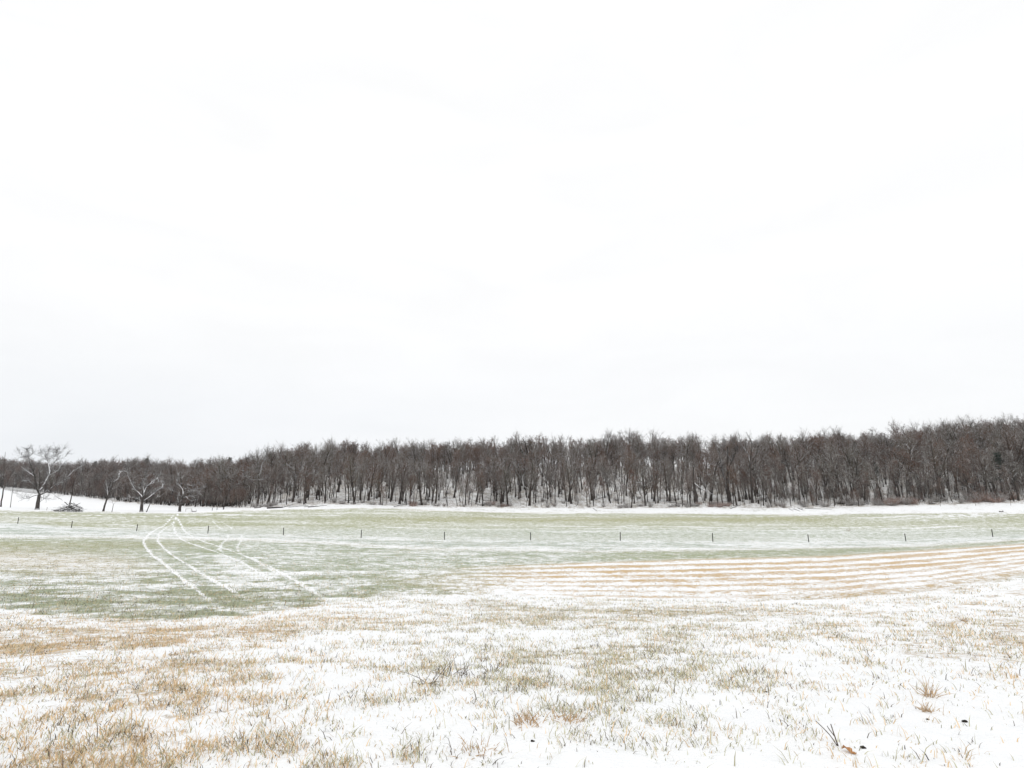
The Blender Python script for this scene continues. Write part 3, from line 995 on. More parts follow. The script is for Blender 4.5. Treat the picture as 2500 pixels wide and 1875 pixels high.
LOOK = ["round crowned bare tree", "forked dark tree", "slender bare tree", "forked grey tree", "small forked tree", "big forked tree", "slim straight tree",
        "brown leaved tree", "forked brown leaved tree", "thin pole tree", "tall straight tree", "evergreen tree"]


def zone(xs, zs): return next(t for b, t in zs if xs < b)


def label_alike(items):
    """items: (xs, object, text). Alike ones are told apart from left to right where there are few."""
    by = {}
    for it in items: by.setdefault(it[2], []).append(it)
    for text, its in by.items():
        its.sort(key=lambda t: t[0])
        words = {1: [""], 2: [", left one", ", right one"], 3: [", leftmost", ", middle one", ", rightmost"]}.get(len(its))
        for k, (xs, o, _) in enumerate(its):
            o["label"] = text + (words[k] if words else "")


def wood_trees():
    random.seed(5)
    pts, items = [], []
    def ok(x, y, d):
        return all((x - a)**2 + (y - b)**2 > d * d for a, b in pts)
    for a, b, n in [(600, 1000, 52), (1000, 1400, 56), (1400, 1800, 56), (1800, 2140, 48), (2140, 2560, 50)]:
        k = 0; tries = 0
        while k < n and tries < 4000:
            tries += 1
            xs = R(a, b)
            u = (xs - 1250) / F * CT
            dY = 0.5 + abs(random.gauss(0, 1)) * 17 * (0.25 + random.random())
            Y = LD[6](xs) + dY
            x = u * Y
            if not ok(x, Y, 1.7): continue
            if any(abs(xs - fx) < 13 and Y < fy + 4 for fx, fy in FEATS): continue
            pts.append((x, Y))
            v = random.choice([0, 1, 2, 2, 3, 4, 4, 5, 6, 6, 7, 8, 9, 9, 10])
            s = (R(0.52, 0.98) if xs < 1850 else R(0.62, 1.10)) * (0.82 + 0.36 * float(vnoise(np.array([xs / 45.0]), np.array([3.3]), 5)[0]))
            z = zone(xs, ZONES)
            t = place_tree("woodland_tree", v, x, Y, s, "x", "wood's edge trees " + z, lean=R(-.06, .06) * (4 if random.random() < 0.15 else 1))
            items.append((xs, t, LOOK[v] + (" fronting the wood " if dY < 5 else " in the wood ") + z))
            k += 1
    for _ in range(30):                   # edge of the far wood beyond the snowy slope
        xs = R(-40, 590)
        Y = LD[6](xs) + R(0, 10)
        u = (xs - 1250) / F * CT
        pts.append((u * Y, Y))
        v = random.choice([0, 3, 7, 8, 5, 10])
        t = place_tree("far_woodland_tree", v, u * Y, Y, R(0.6, 0.95), "x", "edge trees of the far wood")
        items.append((xs, t, LOOK[v] + " edging the far wood " + zone(xs, FAR_ZONES)))
    label_alike(items)
    return pts


EDGE = wood_trees()


# ridge conifers seen against the sky
for (xs, ys, s, lab) in [(947, 1092, 0.75, "dark round evergreen on the ridge above the wood's left part"), (560, 1118, 0.8, "dark evergreen tuft on the skyline above the twin stemmed tree"),
                         (359, 1120, 0.62, "dark evergreen on the far skyline above the broad snowy tree"), (235, 1127, 0.55, "bluish evergreen on the far skyline right of the big spreading tree")]:
    Y = LD[6](xs) + HILLD(xs) - 6
    rx, ry, rz = ray(xs, ys)
    x = Y * rx / ry
    zg = terrain(x, Y)[0]
    ztop = CAMZ + Y * rz / ry
    place_tree("evergreen_tree", CONIF, x, Y, max(0.7, (ztop - zg) / 12.6), lab)


def woodland_mass():
    P, ROT, SC, ID = [], [], [], []
    r = np.random.default_rng(12)
    n = 0
    PV = np.array([.09, .08, .08, .09, .07, .08, .08, .075, .075, .08, .08, .05, .06, .005]); PV /= PV.sum()
    def add(xs, Y, v, s):
        u = (xs - 1250) / F * CT
        x = u * Y + r.uniform(-1, 1)
        P.append((x, Y, 0.0)); ROT.append((r.uniform(-.04, .04), r.uniform(-.04, .04), r.uniform(0, 6.28))); SC.append(s); ID.append(int(v))
    kinds = [0, 1, 2, 3, 4, 5, 6, 7, 7, 8, 8, 9, 10, CONIF]
    for _ in range(3000):
        xs = r.uniform(-260, 2760)
        f = r.random()**0.8
        add(xs, LD[6](xs) + 7 + f * HILLD(xs) * 1.12, r.choice(kinds, p=PV), (0.58 + 0.38 * r.random()**0.7) * (0.90 + 0.22 * float(vnoise(np.array([xs / 70.0]), np.array([f * 5.0]), 8)[0])) * (1.0 if xs < 1850 else 1.04))
    for _ in range(900):                 # the wide far slope on the left
        xs = r.uniform(-300, 600)
        add(xs, LD[6](xs) + 2 + r.random() * 110, r.choice(kinds, p=PV), r.uniform(0.5, 0.92))
    for _ in range(1500):                # saplings under the trees
        xs = r.uniform(-260, 2760)
        if 800 < xs < 1750 and r.random() < 0.62: continue
        add(xs, LD[6](xs) + 1.5 + r.random()**1.3 * 75, r.choice([2, 2, 9, 9, 9, 6, 4]), r.uniform(0.28, 0.66))
    for _ in range(1500):                # brush along the far wood's foot
        xs = r.uniform(-300, 600)
        add(xs, LD[6](xs) + r.random() * 26, r.choice([7, 8, 4, 1, 0]), r.uniform(0.2, 0.42))
    for _ in range(420):                 # thicket under the right end of the wood
        xs = r.uniform(1880, 2760)
        add(xs, LD[6](xs) + 0.5 + r.random() * 16, r.choice([7, 8, 4, 0, 3]), r.uniform(0.14, 0.34))
    P = np.array(P); P[:, 2] = terrain(P[:, 0], P[:, 1]) - 0.1
    me = bpy.data.meshes.new("woodland")
    me.from_pydata([tuple(p) for p in P], [], [])
    a = me.attributes.new("rot", 'FLOAT_VECTOR', 'POINT'); a.data.foreach_set("vector", np.array(ROT, np.float32).ravel())
    a = me.attributes.new("scl", 'FLOAT', 'POINT'); a.data.foreach_set("value", np.array(SC, np.float32))
    a = me.attributes.new("vid", 'INT', 'POINT'); a.data.foreach_set("value", np.array(ID, np.int32))
    o = link("woodland", me)
    tag(o, "dense bare woodland covering the hill behind the edge trees", "woodland", kind="stuff")
    # sources: one standing tree of each kind
    src = {}
    for ob in col.objects:
        if ob.type == 'MESH' and ob.parent:
            for i, (t, c) in enumerate(VARIANTS):
                if ob.data == t: src.setdefault((i, 0), ob)
                if ob.data == c: src.setdefault((i, 1), ob)
    ng = bpy.data.node_groups.new("woodland", 'GeometryNodeTree')
    ng.interface.new_socket("Geometry", in_out='INPUT', socket_type='NodeSocketGeometry')
    ng.interface.new_socket("Geometry", in_out='OUTPUT', socket_type='NodeSocketGeometry')
    N, L = ng.nodes, ng.links
    gi, go = N.new("NodeGroupInput"), N.new("NodeGroupOutput")
    gti = N.new("GeometryNodeJoinGeometry")
    # join in reverse: the join node lists its links last to first
    for i in reversed(range(len(VARIANTS))):
        jn = N.new("GeometryNodeJoinGeometry")
        for k in (0, 1):
            oi = N.new("GeometryNodeObjectInfo"); oi.transform_space = 'ORIGINAL'
            oi.inputs['Object'].default_value = src[(i, k)]
            L.new(oi.outputs['Geometry'], jn.inputs[0])
        g = N.new("GeometryNodeGeometryToInstance")
        L.new(jn.outputs[0], g.inputs[0])
        L.new(g.outputs[0], gti.inputs[0])
    def attr(name, t):
        n = N.new("GeometryNodeInputNamedAttribute"); n.data_type = t
        n.inputs['Name'].default_value = name
        return n.outputs['Attribute']
    ip = N.new("GeometryNodeInstanceOnPoints")
    ip.inputs['Pick Instance'].default_value = True
    L.new(gi.outputs[0], ip.inputs['Points'])
    L.new(gti.outputs[0], ip.inputs['Instance'])
    L.new(attr("vid", 'INT'), ip.inputs['Instance Index'])
    L.new(attr("rot", 'FLOAT_VECTOR'), ip.inputs['Rotation'])
    L.new(attr("scl", 'FLOAT'), ip.inputs['Scale'])
    L.new(ip.outputs[0], go.inputs[0])
    md = o.modifiers.new("woodland", 'NODES')
    md.node_group = ng
    return o


woodland_mass()


# ------------------------------------------------------------------ bushes, logs and brush along the wood's foot
def bush_mesh(seed, n, w, h, mats):
    random.seed(seed)
    mb = MB()
    for _ in range(n):
        a = R(0, 6.28); rr = R(0, 0.35) * w
        p = np.array([math.cos(a) * rr, math.sin(a) * rr, -0.05])
        d = np.array([math.cos(a) * R(0.1, 1.1) * w / h, math.sin(a) * R(0.1, 1.1) * w / h, 1.0])
        bp = grow(p, d, h * R(0.6, 1.2), 3, 0.22, -0.03)
        mb.tube(bp, [0.022, 0.017, 0.012, 0.006], 3)
        spray(mb, bp, 9, 0.5, 0.028, 0.2, 0.1)
    return mb.mesh("stems", mats)


M_BRUSH = mat_bark("brush_grey", (0.17, 0.15, 0.135), (0.26, 0.235, 0.215), 0.8, 0.0, 0.5, 0.25)
M_BRUSH_R = mat_bark("brush_russet", (0.21, 0.135, 0.11), (0.30, 0.205, 0.165), 0.6, 0.1, 0.6, 0.2)
BUSH = [bush_mesh(40 + i, 60, w, h, [M_BRUSH]) for i, (w, h) in enumerate([(1.4, 1.3), (1.9, 1.2), (1.2, 1.8)])]
BUSH_R = [bush_mesh(50 + i, 70, w, h, [M_BRUSH_R]) for i, (w, h) in enumerate([(2.0, 1.2), (1.6, 1.5)])]
random.seed(77)


def bush(me, x, y, s, label, group):
    o = link("bush", me)
    o.location = (x, y, terrain(x, y)[0]); o.rotation_euler = (0, 0, R(0, 6.28)); o.scale = (s * R(.9, 1.5), s * R(.9, 1.5), s)
    return tag(o, label, "bush", group)


BITEMS = []
for i in range(120):
    xs = R(600, 2540)
    Y = LD[6](xs) + R(-0.6, 5.0) if random.random() < 0.75 else LD[6](xs) + R(5, 30)
    u = (xs - 1250) / F * CT
    big = 1.25 if xs > 1950 else 1.0
    o = bush(random.choice(BUSH), u * Y, Y, R(0.6, 1.15) * big, "x", "grey brush along the wood's foot")
    BITEMS.append((xs, o, ("grey brush fronting the wood " if Y - LD[6](xs) < 5 else "grey brush inside the wood ") + zone(xs, ZONES)))
for (xs, ys, n, sp, lab, grp) in [(1745, 1239, 9, 40, "reddish brown bush in front of the thick double trunk", "reddish bushes by the thick double trunk"),
                                  (1215, 1239, 6, 30, "russet bush at the wood's foot at the centre of the picture", "russet bushes at the centre"),
                                  (2180, 1234, 14, 60, "rusty brown bush at the wood's foot near the right end", "rusty bushes near the right end"),
                                  (1020, 1238, 4, 20, "russet bush beside the slanting log on the snow strip", "russet bushes by the slanting log"),
                                  (2400, 1228, 12, 80, "brownish bush under the tall trees at the right end", "brownish bushes at the right end")]:
    for k in range(n):
        x_ = xs + R(-sp, sp)
        Y = LD[6](x_) + R(-0.3, 5)
        u = (x_ - 1250) / F * CT
        s_ = R(0.5, 1.25) * (1.5 if xs > 2000 else 1)
        BITEMS.append((x_, bush(random.choice(BUSH_R), u * Y, Y, s_, lab, grp), lab))
label_alike(BITEMS)


def bar(name, a, b, r0, r1, mats, label, cat, bend=0.0, sides=7, stubs=0, seed=0, group=None):
    """a log or stick lying from a to b"""
    random.seed(seed)
    a, b = np.asarray(a, float), np.asarray(b, float)
    n = 6
    P = [a + (b - a) * (k / n) + np.array([R(-1, 1), R(-1, 1), R(-.3, 1)]) * bend * np.linalg.norm(b - a) * (0 < k < n) for k in range(n + 1)]
    P = [p - a for p in P]
    mb = MB()
    mb.tube(P, [r0 + (r1 - r0) * k / n for k in range(n + 1)], sides)
    mb.f.append(tuple(reversed(range(sides)))); mb.m.append(0)
    for _ in range(stubs):
        q, d = at_t(P, R(0.2, 0.95))
        bp = grow(q, side_dir(d, 0.5) + np.array([0, 0, 0.4]), R(0.4, 1.3), 3, 0.2, 0)
        mb.tube(bp, [r1 * 0.7, r1 * 0.5, r1 * 0.35, r1 * 0.2], 4)
    o = link(name, mb.mesh(name, mats))
    o.location = tuple(a)
    return tag(o, label, cat, group)


M_LOG = mat_bark("log_bark", (0.035, 0.030, 0.027), (0.08, 0.068, 0.058), 1.0, 0.45, 0.75, 0.1)
LOGS = [((652, 1242), (690, 1239.5), .32, .22, "long dark log lying on the snow below the white limbed tree"),
        ((690, 1239), (715, 1233), .14, .08, "pair of stacked poles sloping up beside the long dark log"),
        ((621, 1241), (637, 1239.5), .20, .14, "short dark log at the wood's left end"),
        ((705, 1238.5), (752, 1234.5), .12, .07, "thin pole behind the long dark log"),
        ((752, 1239), (798, 1234), .12, .07, "upper thin pole lying right of the long dark log"),
        ((742, 1238), (778, 1235.5), .10, .06, "lower thin pole lying right of the long dark log"),
        ((828, 1224.5), (868, 1221), .20, .13, "log propped in the brush left of the wood's centre"),
        ((962, 1237), (1001, 1229.5), .15, .10, "slanting log on the snow strip left of centre"),
        ((1022, 1223), (1052, 1219), .16, .10, "log in the brush right of the slanting log"),
        ((1180, 1223), (1214, 1221), .10, .07, "thin fallen stem low in the central wood"),
        ((1305, 1211), (1341, 1216), .12, .08, "fallen stem crossing the slope left of the bowed trunk"),
        ((1449, 1242), (1457, 1247.5), .12, .05, "short stick poking from the snow strip at centre"),
        ((1452, 1221), (1500, 1205), .12, .06, "fallen stem leaning among the trunks right of centre"),
        ((1626, 1225.5), (1678, 1232), .16, .10, "fallen stem left of the snapped trunk"),
        ((1784, 1242), (1806, 1234), .14, .07, "curved branch on the snow below the thick double trunk"),
        ((1926, 1242), (1937, 1248), .11, .05, "leftmost of the short sticks on the right snow strip"),
        ((1938, 1243), (1953, 1248), .12, .06, "second short stick on the right snow strip"),
        ((1948, 1240.5), (1961, 1246), .16, .08, "dark blunt stick ending the row of short sticks"),
        ((1965, 1241.5), (2006, 1243), .13, .09, "long thin log right of the row of short sticks"),
        ((2007, 1243), (2031, 1243.5), .10, .07, "thin log end continuing the long thin log"),
        ((2270, 1231), (2283, 1229.5), .22, .14, "dark log beside the bushes on the right snow edge"),
        ((2440, 1250), (2450, 1249.5), .20, .13, "small dark chunk of wood lying on the right snow strip")]
for i, (p, q, r0, r1, lab) in enumerate(LOGS):
    A, B = on_ground(*p), on_ground(*q)
    if np.linalg.norm(A[:2] - B[:2]) > 16:      # keep a log to a log's length
        B = A + (B - A) * 16 / np.linalg.norm(A[:2] - B[:2]); B[2] = terrain(B[0], B[1])[0]
    A[2] += r0 * 0.75; B[2] += r1 * 0.8
    bar("log" if r0 > .13 else "fallen_stem", A, B, r0, r1, [M_LOG], lab, "log" if r0 > .13 else "branch", 0.012, 7, 2 if r0 > .13 else 1, 500 + i)


def brush_pile():
    random.seed(61)
    g = on_ground(168, 1249)
    g2 = on_ground(138, 1250)
    w = 6.6
    e = bpy.data.objects.new("brush_pile", None); e.empty_display_size = 0.3
    col.objects.link(e); e.location = tuple(g)
    tag(e, "heap of cut dark branches and snow behind the fence's second post", "brush pile")
    for k in range(150):
        t = R(-1, 1)
        hh = 2.35 * (1 - abs(t)**2.2) * (0.75 if t < -0.4 else 1.0)
        z = hh * R(0.05, 1.0)
        mid = np.array([t * w * 0.5, R(-1.2, 1.2) * (1 - 0.3 * z / 2.4), z + 0.1])
        az = R(0, 6.28); L = R(1.0, 3.4)
        d = unit(np.array([math.cos(az), math.sin(az) * 0.8, R(-0.45, 0.45) + (0.2 * t if z > 1 else 0)]))
        P = grow(mid - d * L / 2, d, L, 4, 0.08, 0)
        r0 = R(0.05, 0.16) if k < 45 else R(0.025, 0.06)
        mb = MB(); mb.tube(P, [r0 * (1 - 0.55 * i / 4) for i in range(5)], 6); mb.f.append(tuple(reversed(range(6)))); mb.m.append(0)
        link("branch", mb.mesh("branch", [M_BARK if k % 4 else M_LOG]), e)
    for k in range(9):                      # loose ends trailing left
        P = grow(np.array([-2.9 + R(-.3, .3), R(-.6, .6), R(.1, .6)]), np.array([-1, R(-.3, .3), -0.12]), R(0.9, 1.9), 3, 0.1, 0)
        P = [np.array([p[0], p[1], max(p[2], 0.04)]) for p in P]
        mb = MB(); mb.tube(P, [.05, .04, .03, .015], 5)
        link("branch", mb.mesh("branch", [M_LOG]), e)


brush_pile()

# snow-powdered hedgerow across the far left slope
M_HEDGE = mat_bark("hedge_snow", (0.42, 0.40, 0.37), (0.55, 0.53, 0.50), 1.0, -0.7, 0.1, 0.1)
HB = [bush_mesh(60 + i, 70, 2.2, 1.9, [M_HEDGE]) for i in range(2)]
random.seed(9)
q0 = on_ground(54, LY[6](54) + 3)
hedge = bpy.data.objects.new("hedgerow", None); hedge.empty_display_size = .3
col.objects.link(hedge); hedge.location = tuple(q0)
tag(hedge, "pale snow powdered hedgerow crossing the far left slope behind the big tree", "hedge")
for k in range(26):
    t = k / 25
    xs = 18 + t * 72 + R(-1, 1)
    q = on_ground(xs, LY[6](xs) + 3 + R(-.6, .6))
    o = link("bush", HB[k % 2], hedge); o.location = tuple(q - q0); s = R(0.9, 1.3)
    o.scale = (s * 1.4, s * 1.4, s); o.rotation_euler = (0, 0, R(0, 6.28))


# ------------------------------------------------------------------ the fence posts across the field
def post_mesh(h):
    """studded steel T-post"""
    mb = MB()
    def box(x0, x1, y0, y1, z0, z1):
        b = len(mb.v)
        mb.v += [np.array(p) for p in [(x0, y0, z0), (x1, y0, z0), (x1, y1, z0), (x0, y1, z0), (x0, y0, z1), (x1, y0, z1), (x1, y1, z1), (x0, y1, z1)]]
        for f in [(0, 3, 2, 1), (4, 5, 6, 7), (0, 1, 5, 4), (1, 2, 6, 5), (2, 3, 7, 6), (3, 0, 4, 7)]:
            mb.f.append(tuple(b + i for i in f)); mb.m.append(0)
    box(-.055, .055, -.016, .016, -0.2, h)
    box(-.016, .016, .017, .075, -0.2, h - 0.01)
    for k in range(9):
        z = 0.15 + k * (h - 0.3) / 8
        box(-.022, .022, -.034, -.0165, z, z + .035)
    return mb.mesh("post", [M_POST])


POST = post_mesh(1.22)
PX = [(38, 1131), (154, 1140), (295, 1147), (449, 1152), (612, 1156), (780, 1162), (960, 1166), (1146, 1167), (1340, 1168), (1540, 1170), (1747, 1171), (1957, 1169), (2145, 1160)]
PL = ["first from the left, below the big spreading tree", "second from the left, below the brush pile", "third from the left, left of the wheel tracks",
      "fourth from the left, just right of the wheel tracks", "fifth from the left, right of the faint looping tracks", "sixth from the left", "seventh from the left, just left of the middle",
      "eighth from the left, near the middle", "ninth from the left, right of the middle", "fourth from the right end", "third from the right end, left of the brown weed", "second from the right end", "last at the right end"]
random.seed(31)
for (a, b), lab in zip(PX, PL):
    q = on_ground(a * D2S, b * D2S)
    o = link("fence_post", POST)
    o.location = tuple(q)
    o.rotation_euler = (R(-.025, .025), R(-.03, .03), R(-.3, .3))
    o.scale = (1.15, 1.15, R(.97, 1.08))
    tag(o, "dark steel fence post, " + lab, "fence post", "fence posts in a row across the field")

# thin stakes
def stake(xs, ys, h, r, label, mat):
    q = on_ground(xs, ys)
    mb = MB()
    mb.tube([np.array([0, 0, -0.15]), np.array([0.01, 0, h * 0.5]), np.array([R(-.05, .05), 0, h - .05]), np.array([R(-.05, .05), 0, h])], [r, r, r * .95, r * .5], 6)
    o = link("stake", mb.mesh("stake", [mat])); o.location = tuple(q)
    return tag(o, label, "stake")


stake(2296, 1236, 1.3, .05, "thin pale stake on the right snow strip, leftmost of three", M_WOOD)
stake(2382, 1235, 1.3, .05, "thin pale stake on the right snow strip, middle of three", M_WOOD)
stake(2468, 1234, 1.3, .05, "thin pale stake on the right snow strip, nearest the right edge", M_WOOD)
stake(114, 1246, 0.9, .06, "short pale stake between the big spreading tree and the brush pile", M_WOOD)
stake(518, 1246.5, 0.9, .08, "left of two dark stakes by the twin stemmed tree", M_POST)
stake(529.5, 1245.5, 1.0, .08, "right of two dark stakes by the twin stemmed tree", M_POST)
stake(1852, 1230, 1.4, .32, "short dark tree stump standing right of the tall forked tree", M_BARK)


def rail_hurdle():
    a, b = on_ground(453, 1249), on_ground(466, 1249.5)
    b[1] = a[1] + 0.3; b[0] = a[0] + 1.75
    e = bpy.data.objects.new("rail_gate", None); e.empty_display_size = .3
    col.objects.link(e); e.location = tuple(a)
    tag(e, "small open wooden rail frame right of the gnarled tree", "gate")
    for dx in (0, 1.75):
        mb = MB(); mb.tube([np.array([dx, 0, -.2]), np.array([dx, 0, .45]), np.array([dx + .02, 0, .85])], [.06, .055, .05], 6)
        link("post", mb.mesh("post", [M_WOOD]), e)
    mb = MB(); mb.tube([np.array([-.12, .06, .80]), np.array([.9, .06, .84]), np.array([1.9, .06, .81])], [.05, .045, .05], 6)
    link("rail", mb.mesh("rail", [M_WOOD]), e)
    c = on_ground(469, 1249.5)
    e2 = bpy.data.objects.new("low_trough", None); e2.empty_display_size = .3
    col.objects.link(e2); e2.location = tuple(c)
    tag(e2, "low wooden trough with end posts right of the rail frame", "trough")
    for dx in (0, 1.2):
        mb = MB(); mb.tube([np.array([dx, 0, -.1]), np.array([dx, 0, .3]), np.array([dx, 0, .62])], [.05, .05, .045], 6)
        link("end_post", mb.mesh("end_post", [M_WOOD]), e2)
    mb = MB(); mb.tube([np.array([-.05, 0, .12]), np.array([.6, 0, .13]), np.array([1.25, 0, .12])], [.14, .14, .14], 8)
    link("trough_body", mb.mesh("trough_body", [M_BARK]), e2)


rail_hurdle()


# ------------------------------------------------------------------ grass standing through the snow
def blades(name, x, y, h, w, lean, tint, label, kind="stuff"):
    n = len(x)
    z = terrain(x, y)
    az = rng.uniform(0, 2 * np.pi, n)
    side = rng.uniform(0, 2 * np.pi, n)
    # wide faces roughly towards the open field, random otherwise
    dx, dy = np.cos(az) * lean * h, np.sin(az) * lean * h
    sx, sy = np.cos(side) * w / 2, np.sin(side) * w / 2
    hz = h * np.sqrt(np.clip(1 - lean**2 * 0.8, 0.06, 1))
    V = np.zeros((n, 5, 3))
    V[:, 0] = np.stack([x - sx, y - sy, z - 0.01], 1)
    V[:, 1] = np.stack([x + sx, y + sy, z - 0.01], 1)
    V[:, 2] = np.stack([x - sx * .8 + dx * .38, y - sy * .8 + dy * .38, z + hz * 0.58], 1)
    V[:, 3] = np.stack([x + sx * .8 + dx * .38, y + sy * .8 + dy * .38, z + hz * 0.58], 1)
    V[:, 4] = np.stack([x + dx, y + dy, z + hz], 1)
    b = (np.arange(n) * 5)[:, None]
    tri = np.concatenate([b + np.array([[0, 1, 3]]), b + np.array([[0, 3, 2]]), b + np.array([[2, 3, 4]])], 0)
    me = mesh_np(name, V.reshape(-1, 3), tri, [M_BLADE])
    a = me.color_attributes.new("tint", 'FLOAT_COLOR', 'POINT')
    c = np.ones((n, 5, 4), np.float32)
    c[:, :, :3] = tint[:, None, :]
    a.data.foreach_set("color", c.ravel())
    return tag(link(name, me), label, "grass", kind=kind)


def scatter(n, r0, r1, p=1.0):
    """points in the seen wedge, density falling with distance"""
    t = rng.random(n)
    r = r0 * (r1 / r0)**(t**p)
    a = rng.uniform(-math.radians(45), math.radians(45), n)
    return r * np.sin(a), r * np.cos(a)


def grass():
    N0 = 430000
    x, y = scatter(N0, 3.4, 120, 0.92)
    z = terrain(x, y, False)
    snow, veg, X, Y = cover(x, y, z)
    bare = np.clip(1.0 - snow, 0, 1)
    d = tuft_density(x, y, X, Y)
    fieldm = Y < y_green(X)
    d = np.where(fieldm | (y > 60), 1.1 * bare * (0.35 + 0.9 * fbm(x * 0.8, y * 0.8, 151, 2)), 0.020 + 0.015 * (X < 1200) + 0.85 * d + 0.25 * bare)
    keep = rng.random(N0) < np.clip(d, 0, 1) * 0.52
    x, y = x[keep], y[keep]
    # every tuft is a few blades from one root, some tufts thick and some thin
    cnt = 1 + (rng.random(len(x))**1.5 * 6).astype(int)
    k = np.repeat(np.arange(len(x)), cnt)
    sp = 0.035 * (1 + np.hypot(x, y)[k] / 14)
    tall_t = (0.55 + 0.9 * rng.random(len(x))**1.3)[k]
    hue_t = rng.random(len(x))[k]
    x = x[k] + rng.normal(0, 1, len(k)) * sp; y = y[k] + rng.normal(0, 1, len(k)) * sp
    z = terrain(x, y, False)
    xs_, ys_ = project(x, y, z)
    X, Y = xs_ / D2S, ys_ / D2S
    patch = fbm(x * 0.35, y * 0.35, 91, 3)
    n = len(x)
    r = np.hypot(x, y)
    u = np.clip(hue_t + rng.normal(0, 0.18, n), 0, 1)
    tanp = np.clip(0.35 + 0.3 * (1 - sstep(300, 1000, X)) + 0.35 * (patch - .4) - 0.2 * sstep(700, 1100, X) * (1 - sstep(1500, 1800, X)), 0.1, 0.9)
    field = (Y < y_green(X)) & (X < 1100)
    tanp = np.where(field, 0.10, np.where((y > 60), 0.15, tanp))
    cls = np.where(u < tanp, 0, np.where(u < tanp + (1 - tanp) * 0.80, 1, 2))
    for k, (nm, lab) in enumerate([("dry_grass", "dry straw coloured grass standing through the snow"), ("green_grass", "grey green grass standing through the thin snow"), ("dead_stalks", "dark dead stalks sticking up through the snow")]):
        s = np.where(cls == k)[0]
        m = len(s)
        v = rng.random((m, 1))
        if k == 0: tint = np.array([0.72, 0.535, 0.32]) * (0.60 + 0.55 * v) + np.array([0.06, 0.05, 0.05]) * rng.random((m, 1))
        elif k == 1: tint = np.array([0.46, 0.45, 0.32]) * (0.5 + 0.8 * v) + np.array([0.10, 0.08, 0.03]) * rng.random((m, 1))
        else: tint = np.array([0.14, 0.115, 0.095]) * (0.4 + 1.1 * v)
        near = 1 - 0.7 * sstep(18, 60, r[s])
        h = tall_t[s] * (0.024 + 0.080 * rng.random(m)**1.6) * np.where(field[s], 1.5, 1.0) * (0.5 + 0.5 * near) * (1.0 if k < 2 else 0.9)
        tall = rng.random(m) < 0.05
        h = np.where(tall & (near > .2), h * 1.9, h)
        w = (0.0026 + 0.0040 * rng.random(m)) * (1 + r[s] / 15)
        lean = np.clip(rng.normal(0.80, 0.26, m), 0, 1.0)
        blades(nm, x[s], y[s], h, w, lean, np.clip(tint, 0.01, 0.9), lab)
    return n


grass()




# ------------------------------------------------------------------ single small things in the foreground
def weed_v():
    g = on_ground(2048, 1821)
    random.seed(3)
    dep = g[1] * CT
    s = dep / F
    mb = MB()
    for P, r in [([(0, 0), (-20, 24), (-46, 51)], .0035), ([(0, 0), (-8, 22), (-12, 44)], .0045), ([(-6, 18), (-16, 32), (-24, 42)], .0032)]:
        pts = [np.array([a * s, (R(-.02, .02) if i else 0), b * s - (0.02 if i == 0 and a == 0 else 0)]) for i, (a, b) in enumerate(P)]
        pts = smooth_line(pts)
        mb.tube(pts, [r * (1.2 - 0.5 * k / len(pts)) for k in range(len(pts))], 5)
    o = link("weed_stem", mb.mesh("weed_stem", [M_STEM])); o.location = tuple(g)
    tag(o, "forked dark dead weed stem above the curled brown leaf", "weed")


weed_v()


def curled_leaf(xs, ys, size, mat, name, label, cat, seed):
    random.seed(seed)
    g = on_ground(xs, ys)
    V, Fc = [], []
    nu, nv = 9, 7
    for i in range(nu):
        for j in range(nv):
            a = i / (nu - 1) * 2 - 1; b = j / (nv - 1) * 2 - 1
            wd = (1 - abs(a)**1.7) * (0.75 + 0.25 * math.cos(a * 9 + b))
            V.append((a * size, b * wd * size * .62, size * (0.25 + 0.38 * b * b * wd + 0.22 * math.sin(a * 3) + R(-.05, .05))))
    for i in range(nu - 1):
        for j in range(nv - 1):
            k = i * nv + j
            Fc.append((k, k + nv, k + nv + 1, k + 1))
    me = bpy.data.meshes.new(name); me.from_pydata(V, [], Fc); me.materials.append(mat); me.update()
    o = link(name, me); o.location = (g[0], g[1], g[2]); o.rotation_euler = (0.3, 0.1, R(0, 3))
    md = o.modifiers.new("thickness", 'SOLIDIFY'); md.thickness = 0.002
    return tag(o, label, cat)


curled_leaf(2073, 1838, 0.055, M_DEADLEAF, "dead_leaf", "curled brown dead leaf lying below the forked weed stem", "leaf", 1)


def clod(xs, ys, s, label, seed):
    r = np.random.default_rng(seed)
    g = on_ground(xs, ys)
    V, Fc = [], []
    for i in range(6):
        ph = math.pi * i / 5
        for j in range(9):
            th = 2 * math.pi * j / 9
            q = s * 0.8 * (0.75 + 0.5 * r.random())
            V.append((q * math.sin(ph) * math.cos(th) * 1.3, q * math.sin(ph) * math.sin(th), q * 0.6 * math.cos(ph)))
    for i in range(5):
        for j in range(9):
            Fc.append((i * 9 + j, i * 9 + (j + 1) % 9, (i + 1) * 9 + (j + 1) % 9, (i + 1) * 9 + j))
    me = bpy.data.meshes.new("earth_clod"); me.from_pydata(V, [], Fc); me.materials.append(M_CLOD); me.update()
    o = link("earth_clod", me); o.location = (g[0], g[1], g[2] + s * .15)
    return tag(o, label, "clod")


clod(2107, 1826, 0.021, "black clod of earth right of the curled brown leaf", 1)
clod(2356, 1762, 0.021, "dark clod of earth in the bare snow near the right edge", 2)
clod(2265, 1757, 0.014, "small dark clod below the tall straw tuft", 3)
clod(1870, 1690, 0.015, "small dark clod among thin stalks, right of centre", 4)
clod(1475, 1675, 0.016, "dark clod in the snow below the picture's middle", 5)
clod(1300, 1810, 0.015, "dark clod by the brown grass tuft at bottom centre", 6)


